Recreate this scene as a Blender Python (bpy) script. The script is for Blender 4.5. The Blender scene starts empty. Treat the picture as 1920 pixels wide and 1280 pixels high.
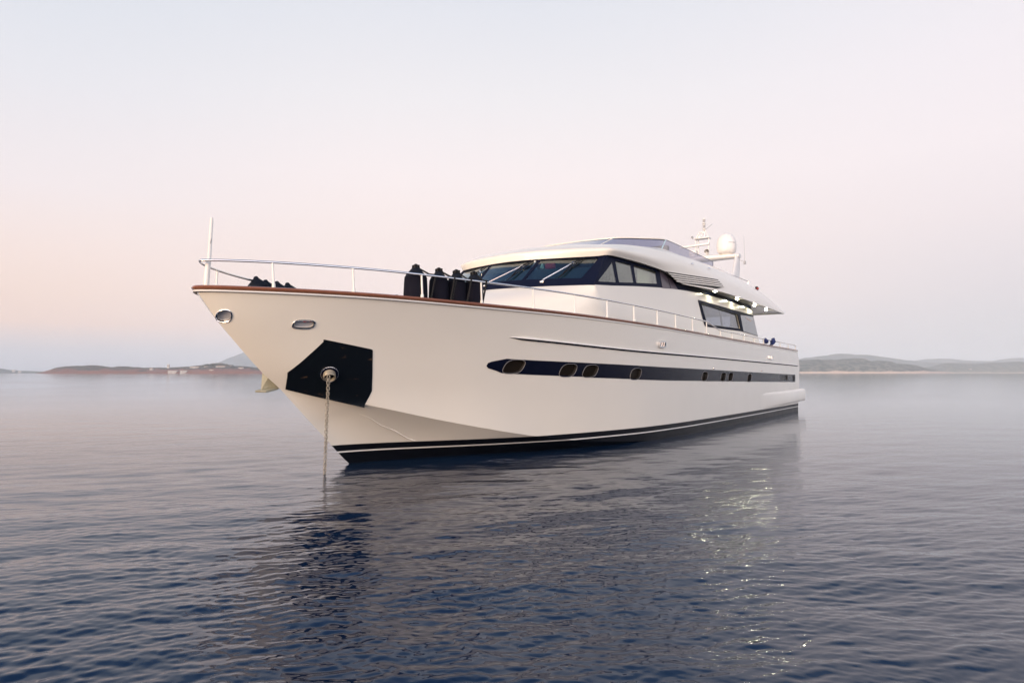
import bpy, bmesh, math, random
import numpy as np
from mathutils import Vector, Matrix
random.seed(7)
R = math.radians
SC = bpy.context.scene
COL = SC.collection

# ================================================================ camera
cam_d = bpy.data.cameras.new("camera"); cam = bpy.data.objects.new("camera", cam_d); COL.objects.link(cam)
cam.location = (0, 0, 1.6)
cam.rotation_euler = (R(90) + math.atan(59.3 / 1280.0), 0, 0)
cam_d.sensor_width = 36.0
cam_d.lens = 36.0 * 1280 / 1920
cam_d.clip_start = 0.1; cam_d.clip_end = 120000
SC.camera = cam

# ================================================================ sky, sun, exposure
SUN_EL, SUN_AZ = 7.0, -142.0          # degrees; azimuth from +Y towards +X
def lin(r, g, b):
    f = lambda c: (c/255/12.92) if c/255 <= .04045 else ((c/255 + .055)/1.055)**2.4
    return (f(r), f(g), f(b), 1.0)
world = bpy.data.worlds.new("World"); SC.world = world; world.use_nodes = True
nt = world.node_tree; N = nt.nodes; L = nt.links
for n in list(N): N.remove(n)
def wn(t, **k):
    n = N.new(t)
    for a, b in k.items(): setattr(n, a, b)
    return n
def wmath(op, a, b=None, c=None):
    n = wn('ShaderNodeMath', operation=op)
    for i, v in enumerate((a, b, c)):
        if v is None: continue
        if isinstance(v, (int, float)): n.inputs[i].default_value = v
        else: L.new(v, n.inputs[i])
    return n.outputs[0]
def ramp_el(stops):
    n = wn('ShaderNodeValToRGB'); cr = n.color_ramp; cr.interpolation = 'B_SPLINE' if False else 'EASE'
    cr.interpolation = 'LINEAR'
    while len(cr.elements) > 1: cr.elements.remove(cr.elements[-1])
    for i, (e, c) in enumerate(stops):
        el = cr.elements[0] if i == 0 else cr.elements.new(e / 90.0)
        el.position = e / 90.0; el.color = c
    return n
tc = wn('ShaderNodeTexCoord'); sep = wn('ShaderNodeSeparateXYZ'); L.new(tc.outputs['Generated'], sep.inputs[0])
el = wmath('DIVIDE', wmath('ARCSINE', sep.outputs[2]), math.pi / 2)
UP = [(36, lin(172,190,216)), (48, lin(112,138,182)), (90, lin(52,76,128))]
SKY_L = [(0, lin(214,210,216)), (1.6, lin(222,212,214)), (3.5, lin(255,222,206)), (5.5, lin(255,227,213)), (8.5, lin(255,233,225)), (13, lin(249,238,239)), (20, lin(236,235,241)), (29, lin(219,226,237))] + UP
SKY_C = [(0, lin(214,211,216)), (2.5, lin(240,226,226)), (6, lin(254,234,229)), (11, lin(255,238,234)), (16, lin(254,242,242)), (22, lin(244,240,243)), (29, lin(230,232,240))] + UP
SKY_R = [(0, lin(206,208,216)), (2.5, lin(216,214,220)), (6, lin(228,221,226)), (11, lin(243,232,235)), (16, lin(250,240,243)), (22, lin(247,240,245)), (29, lin(237,236,243))] + UP
rl, rc, rr = ramp_el(SKY_L), ramp_el(SKY_C), ramp_el(SKY_R)
for r_ in (rl, rc, rr): L.new(el, r_.inputs[0])
azim = wmath('ARCTAN2', sep.outputs[0], sep.outputs[1])
def mapr(v, a, b):
    n = wn('ShaderNodeMapRange', interpolation_type='SMOOTHSTEP'); L.new(v, n.inputs[0])
    n.inputs[1].default_value = a; n.inputs[2].default_value = b; n.inputs[3].default_value = 0; n.inputs[4].default_value = 1
    return n.outputs[0]
def mix(f, a, b, blend='MIX'):
    n = wn('ShaderNodeMix', data_type='RGBA', blend_type=blend)
    if isinstance(f, (int, float)): n.inputs[0].default_value = f
    else: L.new(f, n.inputs[0])
    for i, v in ((6, a), (7, b)):
        if isinstance(v, tuple): n.inputs[i].default_value = v
        else: L.new(v, n.inputs[i])
    return n.outputs[2]
c1 = mix(mapr(azim, R(-40), R(-8)), rl.outputs[0], rc.outputs[0])
c2 = mix(mapr(azim, R(2), R(42)), c1, rr.outputs[0])
# the bright side of the dusk sky, behind the boat's viewer
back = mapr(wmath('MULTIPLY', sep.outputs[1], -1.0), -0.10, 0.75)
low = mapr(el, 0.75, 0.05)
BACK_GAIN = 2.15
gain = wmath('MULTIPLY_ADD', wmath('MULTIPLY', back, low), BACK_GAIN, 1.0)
sund = (math.sin(R(SUN_AZ)), math.cos(R(SUN_AZ)))
dots = wmath('ADD', wmath('MULTIPLY', sep.outputs[0], sund[0]), wmath('MULTIPLY', sep.outputs[1], sund[1]))
glow = wmath('MULTIPLY', mapr(dots, 0.25, 1.0), mapr(el, 0.30, 0.02))
glowc = mix(glow, (0, 0, 0, 1), (1.6, 0.85, 0.42, 1))
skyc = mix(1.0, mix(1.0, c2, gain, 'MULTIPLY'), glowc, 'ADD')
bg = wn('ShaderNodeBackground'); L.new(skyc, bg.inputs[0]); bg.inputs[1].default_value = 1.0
nish = wn('ShaderNodeTexSky', sky_type='NISHITA'); nish.sun_disc = False
nish.sun_elevation = R(SUN_EL); nish.sun_rotation = R(SUN_AZ); nish.dust_density = 2.0
bg2 = wn('ShaderNodeBackground'); L.new(nish.outputs[0], bg2.inputs[0]); bg2.inputs[1].default_value = 0.004
add = wn('ShaderNodeAddShader'); L.new(bg.outputs[0], add.inputs[0]); L.new(bg2.outputs[0], add.inputs[1])
out = wn('ShaderNodeOutputWorld'); L.new(add.outputs[0], out.inputs[0])

sun_d = bpy.data.lights.new("sun", 'SUN'); sun = bpy.data.objects.new("sun", sun_d); COL.objects.link(sun)
sun_d.energy = 3.5; sun_d.angle = R(24); sun_d.color = (1.0, 0.72, 0.46)
_d = Vector((math.sin(R(SUN_AZ)) * math.cos(R(SUN_EL)), math.cos(R(SUN_AZ)) * math.cos(R(SUN_EL)), math.sin(R(SUN_EL))))
sun.rotation_euler = _d.to_track_quat('Z', 'Y').to_euler()

vs = SC.view_settings
vs.view_transform = 'Standard'; vs.look = 'None'; vs.exposure = 0.0; vs.gamma = 1.0; vs.use_curve_mapping = False
SC.cycles.max_bounces = 10; SC.cycles.glossy_bounces = 5; SC.cycles.transparent_max_bounces = 16; SC.cycles.volume_bounces = 1
SC.cycles.use_denoising = True; SC.cycles.sample_clamp_indirect = 40.0

# ================================================================ materials
def mat(name, col, rough=.5, metal=0.0, coat=0.0, spec=.5, noise=None, bump=None, emit=None):
    """noise=(scale, amount) varies the colour, bump=(scale, strength, distance) the surface"""
    m = bpy.data.materials.new(name); m.use_nodes = True
    t = m.node_tree; b = t.nodes['Principled BSDF']
    c = col if len(col) == 4 else (*col, 1)
    b.inputs['Base Color'].default_value = c
    b.inputs['Roughness'].default_value = rough; b.inputs['Metallic'].default_value = metal
    b.inputs['Coat Weight'].default_value = coat; b.inputs['Coat Roughness'].default_value = .04
    b.inputs['Specular IOR Level'].default_value = spec
    if noise or bump:
        co = t.nodes.new('ShaderNodeTexCoord')
    if noise:
        n = t.nodes.new('ShaderNodeTexNoise'); n.inputs['Scale'].default_value = noise[0]; n.inputs['Detail'].default_value = 5
        t.links.new(co.outputs['Object'], n.inputs['Vector'])
        mx = t.nodes.new('ShaderNodeMix'); mx.data_type = 'RGBA'
        a = noise[1]
        mx.inputs[6].default_value = tuple(max(0, x*(1-a)) for x in c[:3]) + (1,)
        mx.inputs[7].default_value = tuple(min(1, x*(1+a)) for x in c[:3]) + (1,)
        t.links.new(n.outputs[0], mx.inputs[0]); t.links.new(mx.outputs[2], b.inputs['Base Color'])
        mr = t.nodes.new('ShaderNodeMapRange'); mr.inputs[3].default_value = rough*.8; mr.inputs[4].default_value = min(1, rough*1.25)
        t.links.new(n.outputs[0], mr.inputs[0]); t.links.new(mr.outputs[0], b.inputs['Roughness'])
    if bump:
        n = t.nodes.new('ShaderNodeTexNoise'); n.inputs['Scale'].default_value = bump[0]; n.inputs['Detail'].default_value = 3
        t.links.new(co.outputs['Object'], n.inputs['Vector'])
        bp = t.nodes.new('ShaderNodeBump'); bp.inputs['Strength'].default_value = bump[1]; bp.inputs['Distance'].default_value = bump[2]
        t.links.new(n.outputs[0], bp.inputs['Height']); t.links.new(bp.outputs[0], b.inputs['Normal'])
    if emit:
        b.inputs['Emission Color'].default_value = (*emit[0], 1); b.inputs['Emission Strength'].default_value = emit[1]
    return m
def glass(name, tint, refl=1.0, rough=.02):
    """tinted pane: mirror by Fresnel, the rest a tinted look through"""
    m = bpy.data.materials.new(name); m.use_nodes = True
    t = m.node_tree
    for n in list(t.nodes): t.nodes.remove(n)
    o = t.nodes.new('ShaderNodeOutputMaterial'); mx = t.nodes.new('ShaderNodeMixShader')
    tr = t.nodes.new('ShaderNodeBsdfTransparent'); tr.inputs[0].default_value = (*tint, 1)
    gl = t.nodes.new('ShaderNodeBsdfGlossy'); gl.inputs['Roughness'].default_value = rough; gl.inputs[0].default_value = (refl, refl, refl, 1)
    fr = t.nodes.new('ShaderNodeLayerWeight'); fr.inputs[0].default_value = .5
    pw = t.nodes.new('ShaderNodeMath'); pw.operation = 'POWER'; pw.inputs[1].default_value = 5; t.links.new(fr.outputs['Facing'], pw.inputs[0])
    ma = t.nodes.new('ShaderNodeMath'); ma.operation = 'MULTIPLY_ADD'; ma.inputs[1].default_value = .94; ma.inputs[2].default_value = .09; t.links.new(pw.outputs[0], ma.inputs[0])
    t.links.new(ma.outputs[0], mx.inputs[0]); t.links.new(tr.outputs[0], mx.inputs[1]); t.links.new(gl.outputs[0], mx.inputs[2])
    t.links.new(mx.outputs[0], o.inputs[0])
    return m
M = {
 'gelcoat': mat('white_gelcoat', (.80, .755, .665), .20, coat=.4, noise=(1.3, .02), bump=(.9, .02, .03)),
 'gel_in': mat('white_moulding', (.74, .72, .68), .45),
 'navy': mat('navy_gelcoat', (.003, .0045, .015), .22, coat=.04, spec=.15, noise=(2, .2)),
 'bandnavy': mat('navy_window_band', (.007, .010, .026), .55, spec=.05, noise=(3, .15)),
 'plum': mat('dark_plum_panel', (.060, .045, .060), .3, coat=.05, spec=.3, noise=(4, .1)),
 'black': mat('black_bottom_paint', (.004, .005, .008), .35, spec=.18, noise=(3, .25)),
 'rubber': mat('black_rubber', (.008, .008, .010), .6, spec=.2, noise=(20, .2)),
 'teak': mat('varnished_teak', (.25, .095, .048), .2, coat=.5, noise=(9, .25)),
 'deckteak': mat('deck_planking', (.36, .26, .18), .6, noise=(12, .15)),
 'chrome': mat('polished_steel', (.78, .77, .76), .13, metal=1.0, noise=(15, .05)),
 'whitemetal': mat('white_painted_tube', (.80, .77, .71), .3, noise=(10, .03)),
 'galv': mat('galvanised_chain', (.30, .27, .22), .5, metal=.3, noise=(60, .25)),
 'fender': mat('navy_fender_cover', (.007, .007, .014), .9, spec=.15, noise=(30, .25), bump=(240, .3, .004)),
 'fendercap': mat('navy_fender_end', (.010, .013, .020), .75, spec=.12, noise=(25, .3), bump=(40, .4, .01)),
 'darkin': mat('dark_interior', (.045, .055, .065), .7, noise=(4, .2)),
 'beige': mat('beige_lining', (.42, .40, .34), .7, noise=(6, .08)),
 'curtain': mat('pale_curtain', (.55, .54, .45), .9, noise=(20, .1)),
 'skyplate': mat('pale_sky_plate', (.50, .51, .55), .32, metal=.3, noise=(9, .1)),  # sky showing in the bow fairleads, put in as pale blue-grey
 'rim': mat('dull_steel_rim', (.26, .25, .25), .35, metal=.2, noise=(9, .1)),
 'porthole': mat('brown_porthole_glass', (.016, .012, .009), .2, coat=0, spec=.05, noise=(5, .4)),
 'recess': mat('porthole_reveal', (.030, .027, .024), .35, noise=(9, .2)),
 'greyglass': mat('grey_black_glass', (.040, .052, .070), .06, coat=1.0),
 'red': mat('red_cushion_cloth', (.62, .035, .05), .8, noise=(20, .1)),
 'bluepl': mat('blue_plastic', (.03, .22, .42), .3),
 'whitepl': mat('white_plastic', (.78, .76, .72), .35, noise=(5, .02)),
 'radome': mat('white_radome', (.80, .78, .75), .32, noise=(4, .02)),
 'greymark': mat('grey_print', (.35, .36, .37), .5),
 'lamp': mat('lamp_lens', (.9, .9, .8), .3, emit=((1.0, .96, .70), 230.0)),
 'rope': None, 'bluecloth': mat('blue_canvas', (.012, .025, .12), .85, noise=(14, .3), bump=(30, .5, .01)),
 'anchor': mat('galvanised_anchor', (.30, .29, .22), .55, metal=.25, noise=(14, .25)),
 'rust': mat('rusty_steel', (.20, .13, .07), .7, metal=.3, noise=(20, .5)),
 'navred': mat('red_lens', (.35, .03, .03), .2),
 'pane': glass('windscreen_pane', (.56, .70, .74)),
 'sidepane': glass('side_window_pane', (.80, .84, .78)),
 'salonpane': glass('saloon_window_pane', (.60, .63, .68)),
 'venturi': glass('grey_blue_acrylic', (.36, .38, .50), rough=.05),
}
def rope_mat():
    m = bpy.data.materials.new('black_flecked_rope'); m.use_nodes = True
    t = m.node_tree; b = t.nodes['Principled BSDF']; b.inputs['Roughness'].default_value = .9; b.inputs['Specular IOR Level'].default_value = .08
    uv = t.nodes.new('ShaderNodeAttribute'); uv.attribute_name = 'run'
    w = t.nodes.new('ShaderNodeMath'); w.operation = 'FRACT'; t.links.new(uv.outputs['Fac'], w.inputs[0])
    g = t.nodes.new('ShaderNodeMath'); g.operation = 'GREATER_THAN'; g.inputs[1].default_value = .80; t.links.new(w.outputs[0], g.inputs[0])
    mx = t.nodes.new('ShaderNodeMix'); mx.data_type = 'RGBA'
    mx.inputs[6].default_value = (.012, .012, .014, 1); mx.inputs[7].default_value = (.075, .075, .072, 1)
    t.links.new(g.outputs[0], mx.inputs[0]); t.links.new(mx.outputs[2], b.inputs['Base Color'])
    return m
M['rope'] = rope_mat()

# ================================================================ object helpers
def tag(o, label=None, cat=None, group=None, kind=None):
    if label: o['label'] = label
    if cat: o['category'] = cat
    if group: o['group'] = group
    if kind: o['kind'] = kind
    return o
def link(name, me, parent=None):
    o = bpy.data.objects.new(name, me); COL.objects.link(o)
    if parent is not None: o.parent = parent
    return o
class MB:
    """collects polygons; points are given as the caller likes, one mesh comes out"""
    def __init__(s): s.v = []; s.f = []; s.m = []; s.a = {}
    def add(s, vs, fs, mi=0):
        o = len(s.v); s.v += [tuple(map(float, q)) for q in vs]
        for f in fs: s.f.append(tuple(o + i for i in f)); s.m.append(mi)
        return o
    def grid(s, rows, closed_u=False, closed_v=False, mi=0, flip=False):
        nr, nc = len(rows), len(rows[0]); fs = []
        for i in range(nr - (0 if closed_u else 1)):
            for j in range(nc - (0 if closed_v else 1)):
                a, b = i*nc + j, i*nc + (j+1) % nc
                c, d = ((i+1) % nr)*nc + (j+1) % nc, ((i+1) % nr)*nc + j
                fs.append((a, d, c, b) if flip else (a, b, c, d))
        s.add([q for r in rows for q in r], fs, mi)
    def box(s, c, size, rot=None, bev=0.0, mi=0):
        hx, hy, hz = [k/2 for k in size]
        bm = bmesh.new(); bmesh.ops.create_cube(bm, size=1.0)
        for v in bm.verts: v.co = Vector((v.co.x*size[0], v.co.y*size[1], v.co.z*size[2]))
        if bev: bmesh.ops.bevel(bm, geom=list(bm.edges), offset=bev, segments=2, affect='EDGES', profile=.5)
        Mx = Matrix.Translation(Vector(c)) @ (rot.to_4x4() if rot is not None else Matrix())
        bm.verts.ensure_lookup_table()
        s.add([Mx @ v.co for v in bm.verts], [[v.index for v in f.verts] for f in bm.faces], mi); bm.free()
    def tube(s, pts, r, n=10, closed=False, mi=0, cap=True):
        pts = [Vector(p) for p in pts]; k = len(pts)
        rs = r if hasattr(r, '__len__') else [r]*k
        T = []
        for i in range(k):
            a = pts[(i-1) % k] if (closed or i > 0) else pts[i]; b = pts[(i+1) % k] if (closed or i < k-1) else pts[i]
            T.append((b - a).normalized())
        up = Vector((0, 0, 1)) if abs(T[0].z) < .9 else Vector((1, 0, 0))
        nx = T[0].cross(up).normalized(); rows = []
        for i in range(k):
            nx = (nx - T[i]*nx.dot(T[i])).normalized(); ny = T[i].cross(nx)
            rows.append([pts[i] + (nx*math.cos(2*math.pi*j/n) + ny*math.sin(2*math.pi*j/n))*rs[i] for j in range(n)])
        o = len(s.v); s.grid(rows, closed_u=closed, closed_v=True, mi=mi)
        if cap and not closed:
            s.f.append(tuple(o + j for j in range(n))[::-1]); s.m.append(mi)
            s.f.append(tuple(o + (k-1)*n + j for j in range(n))); s.m.append(mi)
    def lathe(s, prof, n=20, at=(0, 0, 0), axis=(0, 0, 1), mi=0, sy=1.0):
        q = Vector((0, 0, 1)).rotation_difference(Vector(axis)).to_matrix(); at = Vector(at)
        rows = [[at + q @ Vector((r*math.cos(2*math.pi*j/n), sy*r*math.sin(2*math.pi*j/n), z)) for j in range(n)] for r, z in prof]
        o = len(s.v); s.grid(rows, closed_v=True, mi=mi)
        if prof[0][0] > 1e-4: s.f.append(tuple(o + j for j in range(n))[::-1]); s.m.append(mi)
        if prof[-1][0] > 1e-4: s.f.append(tuple(o + (len(prof)-1)*n + j for j in range(n))); s.m.append(mi)
    def build(s, name, m, parent=None, sharp=35, weld=True):
        me = bpy.data.meshes.new(name); me.from_pydata(s.v, [], s.f)
        for mm in (m if isinstance(m, (list, tuple)) else [m]): me.materials.append(mm)
        me.polygons.foreach_set('material_index', s.m)
        for k_, arr in s.a.items():
            at_ = me.attributes.new(k_, 'FLOAT', 'POINT'); at_.data.foreach_set('value', np.array(arr, np.float32))
        bm = bmesh.new(); bm.from_mesh(me)
        if weld: bmesh.ops.remove_doubles(bm, verts=bm.verts, dist=1e-5)
        bmesh.ops.recalc_face_normals(bm, faces=bm.faces)
        c = Vector(); A_ = 0.0
        for f in bm.faces: c += f.calc_center_median()*f.calc_area(); A_ += f.calc_area()
        c /= max(A_, 1e-9)
        if sum((f.calc_center_median() - c).dot(f.normal)*f.calc_area() for f in bm.faces) < 0: bmesh.ops.reverse_faces(bm, faces=bm.faces)
        bm.to_mesh(me); bm.free()
        me.shade_smooth(); me.set_sharp_from_angle(angle=R(sharp))
        return link(name, me, parent)
def V(s, p, z): return (s, -p, z)                       # boat lines -> local axes (x aft, y starboard, z up)
def bisect_grid(bm, cells):
    if not cells: return
    xs = [v.co.x for v in bm.verts]; ys = [v.co.y for v in bm.verts]
    for ax, lo, hi, c in ((0, min(xs), max(xs), cells[0]), (1, min(ys), max(ys), cells[1])):
        k = math.ceil(lo / c)
        while k*c < hi:
            no = (1, 0, 0) if ax == 0 else (0, 1, 0); co = (k*c, 0, 0) if ax == 0 else (0, k*c, 0)
            bmesh.ops.bisect_plane(bm, geom=bm.verts[:] + bm.edges[:] + bm.faces[:], dist=1e-5, plane_co=co, plane_no=no); k += 1
def sheet(mb, outer, holes, fn, top, bot, cells=None, mi=0):
    """flat outline with holes, bent over a surface fn(x, y, offset) and given the thickness top-bot"""
    bm = bmesh.new()
    for lp in [outer] + list(holes):
        vv = [bm.verts.new((x, y, 0)) for x, y in lp]
        for a in range(len(vv)): bm.edges.new((vv[a], vv[(a+1) % len(vv)]))
    bmesh.ops.triangle_fill(bm, edges=bm.edges[:], use_beauty=True)
    bisect_grid(bm, cells)
    bm.verts.index_update(); vs = [(v.co.x, v.co.y) for v in bm.verts]; n = len(vs)
    pts = [fn(x, y, top) for x, y in vs] + [fn(x, y, bot) for x, y in vs]
    fs = []
    for f in bm.faces:
        ix = [v.index for v in f.verts]; fs.append(ix); fs.append([i + n for i in ix][::-1])
    for e in bm.edges:
        if len(e.link_faces) == 1:
            a, b = e.verts[0].index, e.verts[1].index; fs.append((a, b, b + n, a + n))
    bm.free(); mb.add(pts, fs, mi)
def rounded(pts, r, n=5):
    """round the corners of a polygon; r one radius or one per corner"""
    out = []; k = len(pts)
    for i in range(k):
        rr = r[i] if hasattr(r, '__len__') else r
        p, a, b = Vector(pts[i]), Vector(pts[i-1]), Vector(pts[(i+1) % k])
        if rr <= 0: out.append(tuple(p)); continue
        da, db = (a - p), (b - p); rr2 = min(rr, da.length*.48, db.length*.48)
        A_, B_ = p + da.normalized()*rr2, p + db.normalized()*rr2
        for j in range(n + 1):
            t = j / n; out.append(tuple(A_*(1-t)**2 + p*2*t*(1-t) + B_*t*t))
    return out
def lerp_poly(a, b, t): return a + (b - a)*t
# ---------------------------------------------------------------- hull lines (metres; s aft from the stem at the waterline, p to port, z up)
def pchip(xs, ys):
    xs = np.asarray(xs, float); ys = np.asarray(ys, float)
    h = np.diff(xs); d = np.diff(ys) / h
    m = np.zeros(len(xs))
    for i in range(1, len(xs) - 1):
        if d[i-1] * d[i] > 0:
            w1 = 2*h[i] + h[i-1]; w2 = h[i] + 2*h[i-1]
            m[i] = (w1 + w2) / (w1/d[i-1] + w2/d[i])
    m[0] = d[0]; m[-1] = d[-1]
    def f(x):
        x = np.clip(np.asarray(x, float), xs[0], xs[-1])
        i = np.clip(np.searchsorted(xs, x, side='right') - 1, 0, len(xs) - 2)
        t = (x - xs[i]) / h[i]
        t2 = t*t; t3 = t2*t
        return ((2*t3-3*t2+1)*ys[i] + (t3-2*t2+t)*h[i]*m[i] + (-2*t3+3*t2)*ys[i+1] + (t3-t2)*h[i]*m[i+1])
    return f

S_TIP = -2.96
def sheer_p(s):
    s = np.asarray(s, float)
    t = np.clip((s - S_TIP) / 13.0, 0, 1)
    p = 3.12 * (1 - (1 - t)**2.4)**0.70
    return p - np.where(s > 14, (s - 14)**2 * 0.0016, 0)
sheer_z = pchip([-3, -2.5, -1, 1, 3.4, 5.7, 10.2, 14.2, 22.5], [2.83, 2.825, 2.82, 2.79, 2.765, 2.73, 2.66, 2.61, 2.55])
_cs = [-1.48, -1.03, -.45, .5, 1.87, 2.8, 4.6, 7.0, 9.6, 13.5, 22.9]
chine_p = pchip(_cs, [0, .44, .87, 1.27, 1.75, 1.98, 2.42, 2.84, 2.97, 3.0, 2.95])
chine_z = pchip(_cs, [1.35, 1.203, 1.03, .78, .495, .34, .13, -.02, -.1, -.15, -.2])
# the stem: s at a height
stem_s = pchip([-.7, 0, .37, .48, 1.35, 1.58, 2.08, 2.46, 2.83], [1.1, 0, -.41, -.54, -1.48, -1.78, -2.31, -2.67, -2.96])
tran_s = pchip([-.7, 0, 1.0, 1.93, 2.55], [22.5, 22.5, 22.75, 22.75, 22.33])
def side_pt(t, v):
    """topsides: t 0..1 from stem to transom, v 0..1 from chine to sheer"""
    t = np.asarray(t, float)
    sa = -1.48 + (22.6 + 1.48) * t
    sb = S_TIP + (22.33 - S_TIP) * t
    pa, za, pb, zb = chine_p(sa), chine_z(sa), sheer_p(sb), sheer_z(sb)
    z = za + (zb - za) * v
    # straight rake of the stem, fading into the blend aft
    s = sa + (sb - sa) * v
    st = stem_s(z) ; tr = tran_s(z)
    w = np.clip(t * 6, 0, 1)
    s = s + (st - (-1.48 + (S_TIP + 1.48) * v)) * (1 - t)**6 + (tr - (22.6 + (22.33 - 22.6) * v)) * t**40
    k = 0.42 * np.exp(-((t - .10) / .10)**2) * np.clip(t / .03, 0, 1) + .10 * np.exp(-((t - .3) / .2)**2)
    p = pa + (pb - pa) * v - k * v * (1 - v)
    return s, np.maximum(p, 0), z
_T = np.concatenate([np.linspace(0, .12, 61)**1.0, np.linspace(.12, 1, 120)[1:]])
_V = np.linspace(0, 1, 41)
_TT, _VV = np.meshgrid(_T, _V, indexing='ij')
_GS, _GP, _GZ = side_pt(_TT, _VV)
def side_p(s, z):
    """port half breadth of the topsides at (s, z)"""
    best = []
    for j in range(len(_V)):
        best.append((np.interp(s, _GS[:, j], _GP[:, j]), np.interp(s, _GS[:, j], _GZ[:, j])))
    ps = np.array([b[0] for b in best]); zs = np.array([b[1] for b in best])
    return float(np.interp(z, zs, ps))
def side_n(s, z):
    e = .04
    ds = (side_p(s+e, z) - side_p(s-e, z)) / (2*e); dz = (side_p(s, z+e) - side_p(s, z-e)) / (2*e)
    n = np.array([-ds, 1.0, -dz]); return n / np.linalg.norm(n)
# ---------------------------------------------------------------- deckhouse window band
wb_z = pchip([4.3, 5.05, 5.6, 7.5, 9.9, 12, 14, 17.4, 18.4], [3.52, 3.56, 3.6, 3.77, 3.94, 4.02, 4.04, 3.965, 3.93])
wb_p = pchip([4.3, 5.05, 6, 9, 18.4], [2.25, 2.31, 2.37, 2.40, 2.40])
wt_z = pchip([5, 6.05, 8.9, 10, 12, 19], [4.40, 4.40, 4.41, 4.28, 4.22, 4.20])
wt_p = pchip([5, 6.05, 9, 12, 19], [2.05, 2.12, 2.25, 2.32, 2.34])
def band_p(s, z):
    a, b = float(wb_z(s)), float(wt_z(s))
    v = (z - a) / (b - a)
    return float(wb_p(s)) * (1 - v) + float(wt_p(s)) * v
def wall_p(s, z):
    a = float(wb_z(s)); v = (z - 2.4) / (a - 2.4)
    return 2.47 * (1 - v) + float(wb_p(s)) * v
def shield(q, v):
    """windscreen: q = p at the bottom edge, v 0 bottom .. 1 top"""
    s0 = 4.32 + .135*q*q; z0 = 3.54 + .004*q*q
    q1 = q * .92
    s1 = 5.26 + .175*q1*q1; z1 = 4.36 + .01*q1*q1
    return s0 + (s1-s0)*v, q + (q1-q)*v, z0 + (z1-z0)*v
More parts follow.
